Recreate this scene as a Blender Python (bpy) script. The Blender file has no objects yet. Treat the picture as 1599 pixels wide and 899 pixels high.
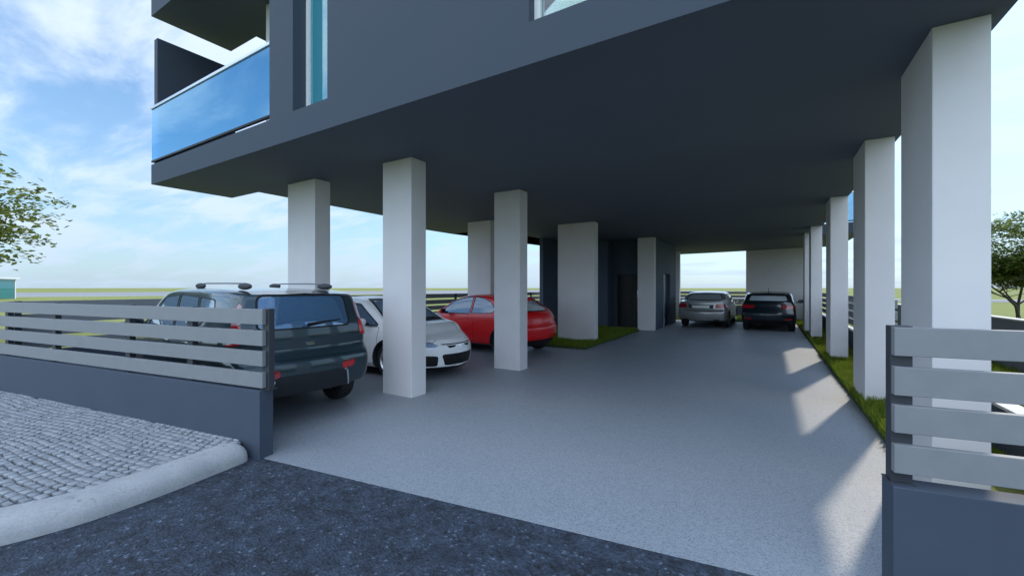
import bpy, bmesh, math, random
import numpy as np
from mathutils import Vector, Matrix
R = math.radians
random.seed(7); rng = np.random.default_rng(11)
scn = bpy.context.scene
COL = scn.collection

# ------------------------------------------------------------------ camera, sky, sun, exposure
cam_d = bpy.data.cameras.new('camera')
cam_d.sensor_fit = 'HORIZONTAL'; cam_d.sensor_width = 36.0
cam_d.lens = 36.0 * 655.0 / 1599.0
cam_d.clip_start = 0.05; cam_d.clip_end = 20000
cam = bpy.data.objects.new('camera', cam_d); COL.objects.link(cam)
cam.location = (0, 0, 1.6); cam.rotation_euler = (R(90), 0, R(31.44))
scn.camera = cam

SUN_AZ, SUN_EL = R(17.3), R(44)          # azimuth from +Y towards +X
wd = bpy.data.worlds.new('World'); scn.world = wd; wd.use_nodes = True
def build_world():
    nt = wd.node_tree; N = nt.nodes; Lk = nt.links
    bg = N['Background']; bg.inputs[1].default_value = 0.15
    sky = N.new('ShaderNodeTexSky'); sky.sky_type = 'NISHITA'; sky.sun_disc = False
    sky.sun_elevation = SUN_EL; sky.sun_rotation = SUN_AZ
    sky.air_density = 1.0; sky.dust_density = 0.7; sky.ozone_density = 2.0
    tc = N.new('ShaderNodeTexCoord'); sp = N.new('ShaderNodeSeparateXYZ'); Lk.new(tc.outputs['Generated'], sp.inputs[0])
    def M(op, a, b=None):
        n = N.new('ShaderNodeMath'); n.operation = op
        for i, v in enumerate((a, b)):
            if v is None: continue
            if isinstance(v, (int, float)): n.inputs[i].default_value = v
            else: Lk.new(v, n.inputs[i])
        return n.outputs[0]
    zc = M('MAXIMUM', sp.outputs[2], 0.0)
    den = M('ADD', zc, 0.16)
    px = M('DIVIDE', sp.outputs[0], den); py = M('DIVIDE', sp.outputs[1], den)
    cb = N.new('ShaderNodeCombineXYZ'); Lk.new(px, cb.inputs[0]); Lk.new(py, cb.inputs[1])
    mp = N.new('ShaderNodeMapping'); Lk.new(cb.outputs[0], mp.inputs[0])
    mp.inputs['Rotation'].default_value = (0, 0, R(40)); mp.inputs['Scale'].default_value = (1.0, 2.2, 1); mp.inputs['Location'].default_value = (3.1, 1.7, 0)
    n1 = N.new('ShaderNodeTexNoise'); n1.inputs['Scale'].default_value = 1.25; n1.inputs['Detail'].default_value = 9; n1.inputs['Roughness'].default_value = 0.58; n1.inputs['Distortion'].default_value = 0.35
    Lk.new(mp.outputs[0], n1.inputs[0])
    n2 = N.new('ShaderNodeTexNoise'); n2.inputs['Scale'].default_value = 0.55; n2.inputs['Detail'].default_value = 3
    Lk.new(cb.outputs[0], n2.inputs[0])
    s = M('ADD', M('MULTIPLY', n1.outputs[0], 0.72), M('MULTIPLY', n2.outputs[0], 0.38))
    # more broken cloud in the half of the sky opposite the sun
    bk = N.new('ShaderNodeMapRange'); bk.inputs['From Min'].default_value = 0.1; bk.inputs['From Max'].default_value = -0.8; bk.inputs['To Min'].default_value = 0.0; bk.inputs['To Max'].default_value = 0.075
    Lk.new(sp.outputs[1], bk.inputs[0]); s = M('ADD', s, bk.outputs[0])
    rp = N.new('ShaderNodeValToRGB'); rp.color_ramp.elements[0].position = 0.485; rp.color_ramp.elements[1].position = 0.665
    rp.color_ramp.interpolation = 'EASE'
    Lk.new(s, rp.inputs[0])
    cl = M('MULTIPLY', rp.outputs[0], 0.80)
    # blue of the clear sky
    hsv = N.new('ShaderNodeMix'); hsv.data_type = 'RGBA'; hsv.blend_type = 'MULTIPLY'; hsv.inputs[0].default_value = 1.0
    Lk.new(sky.outputs[0], hsv.inputs[6]); hsv.inputs[7].default_value = (0.88, 1.14, 1.27, 1)
    m1 = N.new('ShaderNodeMix'); m1.data_type = 'RGBA'
    Lk.new(cl, m1.inputs[0]); Lk.new(hsv.outputs[2], m1.inputs[6]); m1.inputs[7].default_value = (5.7, 6.5, 7.6, 1)
    # milky air near the horizon
    hz = M('POWER', 2.718, M('MULTIPLY', zc, -5.0)); hz = M('MULTIPLY', hz, 0.85)
    m2 = N.new('ShaderNodeMix'); m2.data_type = 'RGBA'
    Lk.new(hz, m2.inputs[0]); Lk.new(m1.outputs[2], m2.inputs[6]); m2.inputs[7].default_value = (3.0, 3.9, 4.9, 1)
    # added fill light: unseen sky behind the camera and overhead is brightened
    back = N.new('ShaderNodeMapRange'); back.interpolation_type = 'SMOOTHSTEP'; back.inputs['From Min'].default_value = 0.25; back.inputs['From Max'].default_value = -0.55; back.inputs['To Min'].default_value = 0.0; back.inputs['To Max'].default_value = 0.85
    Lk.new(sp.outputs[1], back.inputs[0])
    zen = N.new('ShaderNodeMapRange'); zen.interpolation_type = 'SMOOTHSTEP'; zen.inputs['From Min'].default_value = 0.38; zen.inputs['From Max'].default_value = 0.8; zen.inputs['To Min'].default_value = 0.92; zen.inputs['To Max'].default_value = 1.4
    Lk.new(sp.outputs[2], zen.inputs[0])
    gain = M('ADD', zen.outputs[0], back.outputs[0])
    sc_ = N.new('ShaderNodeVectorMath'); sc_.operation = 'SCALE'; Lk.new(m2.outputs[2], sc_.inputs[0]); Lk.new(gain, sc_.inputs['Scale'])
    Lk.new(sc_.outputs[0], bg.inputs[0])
build_world()
sl = bpy.data.lights.new('sun', 'SUN'); sl.energy = 2.2; sl.angle = R(1.7); sl.color = (1.0, 0.88, 0.72)
so = bpy.data.objects.new('sun', sl); COL.objects.link(so)
sd = Vector((math.sin(SUN_AZ)*math.cos(SUN_EL), math.cos(SUN_AZ)*math.cos(SUN_EL), math.sin(SUN_EL)))
so.rotation_euler = sd.to_track_quat('Z', 'Y').to_euler(); so.location = (10, 30, 40)
scn.view_settings.view_transform = 'Standard'; scn.view_settings.look = 'None'
scn.view_settings.exposure = 0.33; scn.view_settings.gamma = 1.0
scn.view_settings.use_curve_mapping = False
scn.cycles.max_bounces = 10; scn.cycles.transparent_max_bounces = 24; scn.cycles.transmission_bounces = 8

# ------------------------------------------------------------------ materials
MATS = {}
def mat(name, col, rough=0.6, metal=0.0, var=0.0, vscale=3.0, bump=0.0, bscale=60.0, coat=0.0, spec=0.5, col2=None, detail=5):
    if name in MATS: return MATS[name]
    m = bpy.data.materials.new(name); m.use_nodes = True; nt = m.node_tree; N = nt.nodes; L = nt.links
    b = N['Principled BSDF']
    b.inputs['Base Color'].default_value = (*col, 1); b.inputs['Roughness'].default_value = rough
    b.inputs['Metallic'].default_value = metal; b.inputs['Coat Weight'].default_value = coat
    b.inputs['Coat Roughness'].default_value = 0.04; b.inputs['Specular IOR Level'].default_value = spec
    if var > 0 or bump > 0:
        g = N.new('ShaderNodeNewGeometry')
    if var > 0:
        n = N.new('ShaderNodeTexNoise'); n.inputs['Scale'].default_value = vscale; n.inputs['Detail'].default_value = detail; n.inputs['Roughness'].default_value = 0.6
        L.new(g.outputs['Position'], n.inputs['Vector'])
        r = N.new('ShaderNodeValToRGB'); r.color_ramp.elements[0].position = 0.3; r.color_ramp.elements[1].position = 0.7
        lo = tuple(c*(1-var) for c in col); hi = tuple(min(1, c*(1+var)) for c in (col2 or col))
        r.color_ramp.elements[0].color = (*lo, 1); r.color_ramp.elements[1].color = (*hi, 1)
        L.new(n.outputs[0], r.inputs[0]); L.new(r.outputs[0], b.inputs['Base Color'])
        rr = N.new('ShaderNodeMapRange'); rr.inputs['To Min'].default_value = max(0.02, rough-0.08); rr.inputs['To Max'].default_value = min(1, rough+0.08)
        L.new(n.outputs[0], rr.inputs[0]); L.new(rr.outputs[0], b.inputs['Roughness'])
    if bump > 0:
        n = N.new('ShaderNodeTexNoise'); n.inputs['Scale'].default_value = bscale; n.inputs['Detail'].default_value = 4
        L.new(g.outputs['Position'], n.inputs['Vector'])
        bp = N.new('ShaderNodeBump'); bp.inputs['Strength'].default_value = bump; bp.inputs['Distance'].default_value = 0.01
        L.new(n.outputs[0], bp.inputs['Height']); L.new(bp.outputs[0], b.inputs['Normal'])
    MATS[name] = m; return m

def glass(name, tint, refl=0.12, body=0.0, bodycol=(0, 0, 0), rough=0.0, gcol=(0.95, 0.97, 1)):
    """thin pane: tinted see-through + fresnel mirror (+ a share of opaque tinted body)"""
    m = bpy.data.materials.new(name); m.use_nodes = True; nt = m.node_tree; N = nt.nodes; L = nt.links
    N.remove(N['Principled BSDF']); out = N['Material Output']
    tr = N.new('ShaderNodeBsdfTransparent'); tr.inputs[0].default_value = (*tint, 1)
    gl = N.new('ShaderNodeBsdfGlossy'); gl.inputs['Roughness'].default_value = rough; gl.inputs[0].default_value = (*gcol, 1)
    df = N.new('ShaderNodeBsdfDiffuse'); df.inputs[0].default_value = (*bodycol, 1)
    m1 = N.new('ShaderNodeMixShader'); m1.inputs[0].default_value = body; L.new(tr.outputs[0], m1.inputs[1]); L.new(df.outputs[0], m1.inputs[2])
    lw = N.new('ShaderNodeFresnel'); lw.inputs[0].default_value = 1.5
    ad = N.new('ShaderNodeMath'); ad.operation = 'ADD'; ad.use_clamp = True; ad.inputs[1].default_value = refl; L.new(lw.outputs[0], ad.inputs[0])
    m2 = N.new('ShaderNodeMixShader'); L.new(ad.outputs[0], m2.inputs[0]); L.new(m1.outputs[0], m2.inputs[1]); L.new(gl.outputs[0], m2.inputs[2])
    L.new(m2.outputs[0], out.inputs[0]); MATS[name] = m; return m

m_facade = mat('facade_render', (0.039, 0.054, 0.078), 0.75, var=0.07, vscale=1.3, bump=0.06, bscale=140)
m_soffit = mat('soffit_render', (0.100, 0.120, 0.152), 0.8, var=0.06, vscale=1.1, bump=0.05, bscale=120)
m_core = mat('core_render', (0.062, 0.088, 0.125), 0.75, var=0.07, vscale=1.3, bump=0.05, bscale=140)
m_white = mat('column_render', (0.66, 0.635, 0.635), 0.72, var=0.035, vscale=2.2, bump=0.05, bscale=160)
m_base = mat('fence_base_render', (0.046, 0.062, 0.090), 0.7, var=0.07, vscale=2.5, bump=0.06, bscale=150)
m_slat = mat('slat_metal', (0.215, 0.222, 0.228), 0.5, metal=0.0, var=0.05, vscale=9, bump=0.035, bscale=420)
m_post = mat('post_metal', (0.045, 0.05, 0.06), 0.45, metal=0.3, var=0.06, vscale=8)
m_coping = mat('coping_stone', (0.62, 0.61, 0.58), 0.7, var=0.08, vscale=6, bump=0.1)
m_greywall = mat('garden_wall_render', (0.17, 0.19, 0.215), 0.75, var=0.07, vscale=1.5, bump=0.05)
m_black = mat('black_plastic', (0.010, 0.010, 0.011), 0.5, var=0.1, vscale=20, spec=0.25)
m_dark = mat('car_interior', (0.04, 0.045, 0.055), 0.7, var=0.1, vscale=20)
m_seat = mat('seat_fabric', (0.045, 0.055, 0.075), 0.85, var=0.15, vscale=40, bump=0.1)
m_rubber = mat('tyre_rubber', (0.018, 0.018, 0.019), 0.8, var=0.15, vscale=12, bump=0.15, bscale=90)
m_rim = mat('alloy_rim', (0.55, 0.56, 0.58), 0.28, metal=0.9, var=0.05, vscale=15)
m_chrome = mat('chrome', (0.75, 0.76, 0.78), 0.12, metal=1.0)
m_mirror = mat('mirror_dark', (0.12, 0.13, 0.15), 0.08, metal=1.0)
m_plate = mat('number_plate_white', (0.88, 0.88, 0.86), 0.5, var=0.03)
m_door_dk = mat('door_black', (0.012, 0.013, 0.014), 0.5, var=0.2, vscale=4)
m_winframe = mat('window_frame_white', (0.78, 0.79, 0.8), 0.4, var=0.02)
m_inner = mat('inner_wall_plaster', (0.55, 0.56, 0.57), 0.8, var=0.04, vscale=1.5)
m_curtain = mat('curtain_green', (0.16, 0.42, 0.22), 0.9, var=0.1, vscale=8)
def paint(name, col, metal=0.35, rough=0.32, coat=1.0):
    return mat(name, col, rough, metal=metal, var=0.04, vscale=5, coat=coat)
g_rail = glass('railing_glass', (0.10, 0.50, 0.66), refl=0.22, body=0.36, bodycol=(0.02, 0.20, 0.33), gcol=(0.52, 0.80, 1.0))
g_carside = glass('car_glass_side', (0.8, 0.88, 0.95), refl=0.08, body=.4, bodycol=(.34, .50, .66))
g_win = glass('window_glass', (0.30, 0.60, 0.66), refl=0.10, body=0.6, bodycol=(0.08, 0.40, 0.50))
g_win2 = glass('window_glass_clear', (0.75, 0.88, 0.82), refl=0.06)
g_car = glass('car_glass', (0.84, 0.90, 0.95), refl=0.06)
g_carblue = glass('car_glass_painted_sky_blue', (0.72, 0.82, 0.94), refl=0.08, body=.27, bodycol=(.18, .36, .58))  # blue body colour stands in for sky reflected in the glass
g_carpale = glass('car_glass_painted_sky_pale', (0.55, 0.66, 0.78), refl=0.22, body=.85, bodycol=(.78, .86, .93))  # opaque pale body paints in the bright surroundings the glass would mirror
g_carsky = glass('car_glass_painted_sky', (0.5, 0.62, 0.78), refl=0.2, body=.5, bodycol=(.45, .62, .85))  # light blue body colour paints a sky reflection into the glass
g_lens = glass('lamp_lens', (0.75, 0.85, 1.0), refl=0.25)
m_red = mat('tail_lamp_red', (0.42, 0.012, 0.018), 0.12, var=0.25, vscale=30, coat=1.0)
m_reflamp = mat('lamp_reflector', (0.72, 0.80, 0.9), 0.25, metal=0.0)
m_pink = mat('lamp_lens_pink', (0.42, 0.22, 0.25), 0.15, var=0.2, vscale=30, coat=1.0)

def ground_mat(name, kind):
    m = bpy.data.materials.new(name); m.use_nodes = True; nt = m.node_tree; N = nt.nodes; L = nt.links
    b = N['Principled BSDF']; g = N.new('ShaderNodeNewGeometry')
    def noise(s, d=6, r=0.6):
        n = N.new('ShaderNodeTexNoise'); n.inputs['Scale'].default_value = s; n.inputs['Detail'].default_value = d; n.inputs['Roughness'].default_value = r
        L.new(g.outputs['Position'], n.inputs['Vector']); return n.outputs[0]
    def ramp(f, *st):
        r = N.new('ShaderNodeValToRGB'); e = r.color_ramp.elements
        e[0].position, e[0].color = st[0][0], (*st[0][1], 1); e[1].position, e[1].color = st[-1][0], (*st[-1][1], 1)
        for p, c in st[1:-1]:
            q = e.new(p); q.color = (*c, 1)
        L.new(f, r.inputs[0]); return r.outputs[0]
    def mix(f, a, c, bt='MIX'):
        x = N.new('ShaderNodeMix'); x.data_type = 'RGBA'; x.blend_type = bt
        if isinstance(f, float): x.inputs[0].default_value = f
        else: L.new(f, x.inputs[0])
        for k, v in ((6, a), (7, c)):
            if isinstance(v, tuple): x.inputs[k].default_value = (*v, 1)
            else: L.new(v, x.inputs[k])
        return x.outputs[2]
    def bump(h, s, d, prev=None):
        bp = N.new('ShaderNodeBump'); bp.inputs['Strength'].default_value = s; bp.inputs['Distance'].default_value = d
        L.new(h, bp.inputs['Height'])
        if prev: L.new(prev, bp.inputs['Normal'])
        return bp.outputs[0]
    if kind == 'asphalt':
        base = ramp(noise(1.4), (0.3, (0.033, 0.037, 0.044)), (0.7, (0.055, 0.060, 0.068)))
        v = N.new('ShaderNodeTexVoronoi'); v.inputs['Scale'].default_value = 62; L.new(g.outputs['Position'], v.inputs['Vector'])
        sc = N.new('ShaderNodeSeparateColor'); L.new(v.outputs['Color'], sc.inputs[0])
        stone = ramp(sc.outputs[0], (0.0, (0.025, 0.027, 0.031)), (0.7, (0.050, 0.055, 0.062)), (0.955, (0.075, 0.08, 0.088)), (1.0, (0.26, 0.27, 0.28)))
        c = mix(0.55, base, stone); c = mix(1.0, c, (0.90, 1.10, 1.38), 'MULTIPLY'); c = mix(0.9, c, ramp(noise(7, 9, 0.75), (0.38, (0.35, 0.35, 0.37)), (0.62, (1.3, 1.3, 1.3))), 'MULTIPLY')
        n2 = noise(9, 8, 0.7); spots = ramp(n2, (0.60, (0, 0, 0)), (0.72, (1, 1, 1)))
        crk = N.new('ShaderNodeTexVoronoi'); crk.feature = 'DISTANCE_TO_EDGE'; crk.inputs['Scale'].default_value = 1.3
        wv = N.new('ShaderNodeVectorMath'); wv.operation = 'ADD'
        wn = N.new('ShaderNodeTexNoise'); wn.inputs['Scale'].default_value = 3; wn.inputs['Detail'].default_value = 8; L.new(g.outputs['Position'], wn.inputs['Vector'])
        L.new(g.outputs['Position'], wv.inputs[0]); L.new(wn.outputs['Color'], wv.inputs[1]); L.new(wv.outputs[0], crk.inputs['Vector'])
        ck = ramp(crk.outputs['Distance'], (0.0, (1, 1, 1)), (0.02, (0, 0, 0)))
        ckm = mix(1.0, ck, ramp(noise(1.6), (0.44, (0, 0, 0)), (0.56, (1, 1, 1))), 'MULTIPLY')
        c = mix(ckm, c, (0.012, 0.013, 0.016))
        pit = ramp(noise(28, 5, 0.8), (0.36, (0.25, 0.25, 0.27)), (0.47, (1, 1, 1))); c = mix(0.85, c, pit, 'MULTIPLY')
        fine = ramp(noise(170, 3, 0.8), (0.62, (1, 1, 1)), (0.70, (2.6, 2.6, 2.7))); c = mix(0.8, c, fine, 'MULTIPLY')
        L.new(c, b.inputs['Base Color']); b.inputs['Roughness'].default_value = 0.78
        L.new(bump(v.outputs['Distance'], 0.7, 0.008, bump(n2, 0.6, 0.015)), b.inputs['Normal'])
    elif kind == 'concrete':
        base = ramp(noise(0.7), (0.3, (0.285, 0.288, 0.29)), (0.7, (0.335, 0.335, 0.335)))
        sp = ramp(noise(55, 4, 0.75), (0.32, (0.22, 0.225, 0.235)), (0.5, (0.345, 0.347, 0.35)), (0.7, (0.45, 0.45, 0.45)))
        c = mix(0.55, base, sp); fl = ramp(noise(110, 2), (0.32, (0.25, 0.26, 0.28)), (0.42, (1, 1, 1)))
        c = mix(0.7, c, fl, 'MULTIPLY')
        c = mix(ramp(noise(0.35, 7, 0.65), (0.52, (0, 0, 0)), (0.75, (0.35, 0.35, 0.35))), c, (0.24, 0.24, 0.242))
        c = mix(1.0, c, (0.90, 0.975, 1.06), 'MULTIPLY'); L.new(c, b.inputs['Base Color'])
        rr = N.new('ShaderNodeMapRange'); rr.inputs['To Min'].default_value = 0.42; rr.inputs['To Max'].default_value = 0.66; L.new(noise(1.1), rr.inputs[0]); L.new(rr.outputs[0], b.inputs['Roughness'])
        L.new(bump(noise(55, 4, 0.75), 0.25, 0.004), b.inputs['Normal'])
    elif kind == 'field':
        c = ramp(noise(0.02, 8, 0.6), (0.3, (0.175, 0.20, 0.06)), (0.55, (0.225, 0.245, 0.08)), (0.75, (0.26, 0.26, 0.105)))
        c = mix(0.35, c, ramp(noise(6, 6, 0.7), (0.3, (0.10, 0.13, 0.04)), (0.7, (0.28, 0.30, 0.10))))
        L.new(c, b.inputs['Base Color']); b.inputs['Roughness'].default_value = 0.95
        b.inputs['Specular IOR Level'].default_value = 0.1
        L.new(bump(noise(14), 0.6, 0.05), b.inputs['Normal'])
    elif kind == 'sett':
        oi = N.new('ShaderNodeAttribute'); oi.attribute_name = 'tone'
        c = ramp(oi.outputs['Fac'], (0.0, (0.24, 0.252, 0.27)), (0.5, (0.30, 0.312, 0.328)), (1.0, (0.36, 0.367, 0.378)))
        c = mix(0.35, c, ramp(noise(45), (0.3, (0.16, 0.17, 0.18)), (0.7, (0.42, 0.42, 0.43))))
        L.new(c, b.inputs['Base Color']); b.inputs['Roughness'].default_value = 0.7
        L.new(bump(noise(70), 0.25, 0.004), b.inputs['Normal'])
    elif kind == 'kerb':
        c = ramp(noise(5, 7), (0.3, (0.33, 0.34, 0.345)), (0.7, (0.46, 0.46, 0.455)))
        c = mix(0.3, c, ramp(noise(70, 3), (0.3, (0.25, 0.25, 0.25)), (0.7, (0.55, 0.55, 0.54))))
        c = mix(ramp(noise(14, 6, 0.7), (0.58, (0, 0, 0)), (0.68, (0.6, 0.6, 0.6))), c, (0.2, 0.2, 0.2))
        L.new(c, b.inputs['Base Color']); b.inputs['Roughness'].default_value = 0.75
        L.new(bump(noise(90), 0.3, 0.004, bump(noise(6), 0.2, 0.02)), b.inputs['Normal'])
    elif kind == 'soil':
        c = ramp(noise(20), (0.3, (0.03, 0.045, 0.012)), (0.7, (0.06, 0.085, 0.02)))
        L.new(c, b.inputs['Base Color']); b.inputs['Roughness'].default_value = 0.95
    MATS[name] = m; return m
m_asph = ground_mat('asphalt', 'asphalt'); m_conc = ground_mat('driveway_concrete', 'concrete'); m_field = ground_mat('field_grass', 'field')
m_sett = ground_mat('granite_setts', 'sett'); m_kerb = ground_mat('kerb_stone', 'kerb'); m_soil = ground_mat('turf_soil', 'soil')
m_grout = mat('joint_sand', (0.05, 0.052, 0.056), 0.9, var=0.2, vscale=30)

def leaf_mat(name, a, bcol, trans=0.35):
    m = bpy.data.materials.new(name); m.use_nodes = True; nt = m.node_tree; N = nt.nodes; L = nt.links
    b = N['Principled BSDF']; at = N.new('ShaderNodeAttribute'); at.attribute_name = 'tone'
    r = N.new('ShaderNodeValToRGB'); r.color_ramp.elements[0].color = (*a, 1); r.color_ramp.elements[1].color = (*bcol, 1)
    L.new(at.outputs['Fac'], r.inputs[0]); L.new(r.outputs[0], b.inputs['Base Color']); b.inputs['Roughness'].default_value = 0.6
    b.inputs['Specular IOR Level'].default_value = 0.25
    tl = N.new('ShaderNodeBsdfTranslucent'); L.new(r.outputs[0], tl.inputs[0])
    mx = N.new('ShaderNodeMixShader'); mx.inputs[0].default_value = trans
    L.new(b.outputs[0], mx.inputs[1]); L.new(tl.outputs[0], mx.inputs[2]); L.new(mx.outputs[0], N['Material Output'].inputs[0])
    MATS[name] = m; return m
m_blade = leaf_mat('grass_blades', (0.085, 0.14, 0.012), (0.25, 0.31, 0.03), 0.4)
m_leaf = leaf_mat('tree_leaves', (0.055, 0.09, 0.02), (0.26, 0.31, 0.075), 0.5)
m_bark = mat('bark', (0.045, 0.036, 0.03), 0.9, var=0.4, vscale=14, bump=0.6, bscale=40)

# ------------------------------------------------------------------ helpers
def link(name, me, parent=None, m=None, smooth=None):
    o = bpy.data.objects.new(name, me); COL.objects.link(o)
    if m is not None and not me.materials: me.materials.append(m)
    if parent: o.parent = parent
    if smooth is not None:
        me.polygons.foreach_set('use_smooth', [True]*len(me.polygons)); me.set_sharp_from_angle(angle=R(smooth))
    return o
def mesh(verts, faces, name='mesh'):
    me = bpy.data.meshes.new(name); me.from_pydata([tuple(map(float, v)) for v in verts], [], [tuple(f) for f in faces]); me.update(); return me
def from_bm(bm, name='mesh'):
    me = bpy.data.meshes.new(name); bmesh.ops.recalc_face_normals(bm, faces=bm.faces); bm.to_mesh(me); bm.free(); return me
def empty(name, loc, rz, label, cat, group=None):
    o = bpy.data.objects.new(name, None); COL.objects.link(o); o.location = loc; o.rotation_euler = (0, 0, rz); o.empty_display_size = 0.3
    tag(o, label, cat, group); return o
def tag(o, label, cat=None, group=None, kind=None):
    if label: o['label'] = label
    if cat: o['category'] = cat
    if group: o['group'] = group
    if kind: o['kind'] = kind
    return o
def box_bm(bm, x0, x1, y0, y1, z0, z1, bev=0.0, M=None):
    r = bmesh.ops.create_cube(bm, size=1.0); vs = r['verts']
    for v in vs:
        v.co = Vector(((x0+x1)/2+v.co.x*(x1-x0), (y0+y1)/2+v.co.y*(y1-y0), (z0+z1)/2+v.co.z*(z1-z0)))
    if bev:
        es = list({e for v in vs for e in v.link_edges})
        r2 = bmesh.ops.bevel(bm, geom=es, offset=bev, segments=2, affect='EDGES', profile=0.5)
        vs = list({v for f in r2['faces'] for v in f.verts} | {v for v in vs if v.is_valid})
    if M is not None: bmesh.ops.transform(bm, matrix=M, verts=[v for v in vs if v.is_valid])
def box(name, x0, x1, y0, y1, z0, z1, m, parent=None, bev=0.0, M=None):
    bm = bmesh.new(); box_bm(bm, x0, x1, y0, y1, z0, z1, bev, M)
    return link(name, from_bm(bm, name), parent, m)
def prism(axis, poly, lo, hi, name='prism'):
    n = len(poly); vs = []
    for h in (lo, hi):
        for a, b in poly:
            vs.append((a, h, b) if axis == 'y' else (h, a, b) if axis == 'x' else (a, b, h))
    fs = [tuple(range(n)), tuple(range(2*n-1, n-1, -1))] + [(i, i+n, (i+1) % n+n, (i+1) % n) for i in range(n)]
    bm = bmesh.new(); bv = [bm.verts.new(v) for v in vs]
    for f in fs: bm.faces.new([bv[i] for i in f])
    bmesh.ops.triangulate(bm, faces=[f for f in bm.faces if len(f.verts) > 4])
    return from_bm(bm, name)
def slots(me, ms, idx=0):
    me.materials.clear()
    for m in ms: me.materials.append(m)
    me.polygons.foreach_set('material_index', [idx]*len(me.polygons)); return me
def boolean(a, b, op):
    oa = bpy.data.objects.new('ta', a); ob = bpy.data.objects.new('tb', b); COL.objects.link(oa); COL.objects.link(ob)
    md = oa.modifiers.new('b', 'BOOLEAN'); md.object = ob; md.operation = op; md.solver = 'MANIFOLD'
    try: md.material_mode = 'INDEX'
    except Exception: pass
    dg = bpy.context.evaluated_depsgraph_get(); me = bpy.data.meshes.new_from_object(oa.evaluated_get(dg))
    if op == 'DIFFERENCE' and len(me.polygons) == 0 or op == 'INTERSECT' and len(me.polygons) == 0:
        md.solver = 'EXACT'; dg = bpy.context.evaluated_depsgraph_get(); me = bpy.data.meshes.new_from_object(oa.evaluated_get(dg))
    bpy.data.objects.remove(oa); bpy.data.objects.remove(ob); return me
def join(ms):
    bm = bmesh.new()
    for m in ms: bm.from_mesh(m)
    me = bpy.data.meshes.new('join'); bm.to_mesh(me); bm.free(); return me
def chaikin(p, it=2):
    """round the corners of a polygon with a small radius"""
    rad = .035 if it == 1 else .07
    if it == 0: return list(p)
    out = []; n = len(p)
    for i in range(n):
        a, b, c = Vector(p[i-1]), Vector(p[i]), Vector(p[(i+1) % n])
        r1 = min(rad, (a-b).length*.4); r2 = min(rad, (c-b).length*.4); q1 = b+(a-b).normalized()*r1; q2 = b+(c-b).normalized()*r2
        if (b-a).normalized().dot((c-b).normalized()) > .93: out.append(tuple(b)); continue
        for t in (0, .33, .67, 1): out.append(tuple(q1*(1-t)**2+b*2*t*(1-t)+q2*t*t))
    return out
def grow(p, d):
    """offset a polygon outwards by d"""
    n = len(p); A = sum(p[i][0]*p[(i+1) % n][1]-p[(i+1) % n][0]*p[i][1] for i in range(n)); s = 1 if A > 0 else -1
    out = []
    for i in range(n):
        a, b, c = p[i-1], p[i], p[(i+1) % n]
        e1 = Vector((b[0]-a[0], b[1]-a[1])).normalized(); e2 = Vector((c[0]-b[0], c[1]-b[1])).normalized()
        n1 = Vector((e1.y, -e1.x))*s; n2 = Vector((e2.y, -e2.x))*s
        k = n1+n2; k = k/max(0.35, (1+n1.dot(n2)))
        out.append((b[0]+k.x*d, b[1]+k.y*d))
    return out
def tube(pts, r, n=8, close=False):
    pts = [Vector(p) for p in pts]; vs = []; fs = []; K = len(pts)
    rr = r if isinstance(r, (list, tuple)) else [r]*K
    for i, p in enumerate(pts):
        d = (pts[(i+1) % K if close else min(i+1, K-1)]-pts[(i-1) % K if close else max(i-1, 0)]).normalized()
        up = Vector((0, 0, 1)) if abs(d.z) < 0.95 else Vector((1, 0, 0))
        s = d.cross(up).normalized(); t = s.cross(d)
        for k in range(n):
            a = 2*math.pi*k/n; vs.append(p+(s*math.cos(a)+t*math.sin(a))*rr[i])
    for i in range(K if close else K-1):
        j = (i+1) % K
        for k in range(n): fs.append((i*n+k, i*n+(k+1) % n, j*n+(k+1) % n, j*n+k))
    if not close: fs += [tuple(range(n-1, -1, -1)), tuple((K-1)*n+k for k in range(n))]
    return mesh(vs, fs)

# ------------------------------------------------------------------ ground, road, paths
S175 = math.tan(R(8.75))
def line_v(u): return 2.15 + (u+3.98)*S175         # front boundary line (fence slat plane)
def flat(name, poly, z, m, th=None):
    if th:
        me = prism('z', poly, z-th, z, name)
    else:
        me = mesh([(a, b, z) for a, b in poly], [tuple(range(len(poly)))], name)
    return tag(link(name, me, None, m), None, None, None, 'structure')
N_ = 96
vs = [(0, 0, -0.03)] + [(7000*math.cos(2*math.pi*i/N_), 7000*math.sin(2*math.pi*i/N_), -0.03) for i in range(N_)]
tag(link('field', mesh(vs, [(0, 1+i, 1+(i+1) % N_) for i in range(N_)]), None, m_field), None, kind='structure')
def lv2(u): return 2.14 + (u+4.1)*0.1386            # joint between asphalt and driveway
flat('street', [(-60, lv2(-60)), (-60, -9), (70, 3), (70, lv2(70))], 0.0, m_asph)
flat('driveway', [(-9.55, line_v(-9.55)+.1), (-4.09, line_v(-4.09)+.1), (-4.09, lv2(-4.09)), (0.6, lv2(.6)), (0.6, 3.2), (1.06, 5.2), (1.06, 22.6), (-3.4, 22.2), (-9.55, 22.2)], 0.006, m_conc, 0.1)
flat('paved_yard', [(-112, -60), (-117, 16), (-86, 77), (-10, 240), (-120, 330), (-182, 162), (-218, 40), (-250, -60)], -0.012, mat('far_paving', (0.21, 0.22, 0.235), 0.85, var=0.12, vscale=0.05))
flat('far_road', [(-15, 66), (400, 100), (400, 116), (-15, 80)], -0.012, mat('far_road_asphalt', (0.15, 0.16, 0.175), 0.85, var=0.1, vscale=0.1))
flat('far_road_line', [(-15, 80.0), (400, 116.0), (400, 117.2), (-15, 81.2)], -0.008, mat('road_edge_concrete', (0.55, 0.55, 0.54), 0.8, var=0.1, vscale=1))
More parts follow.
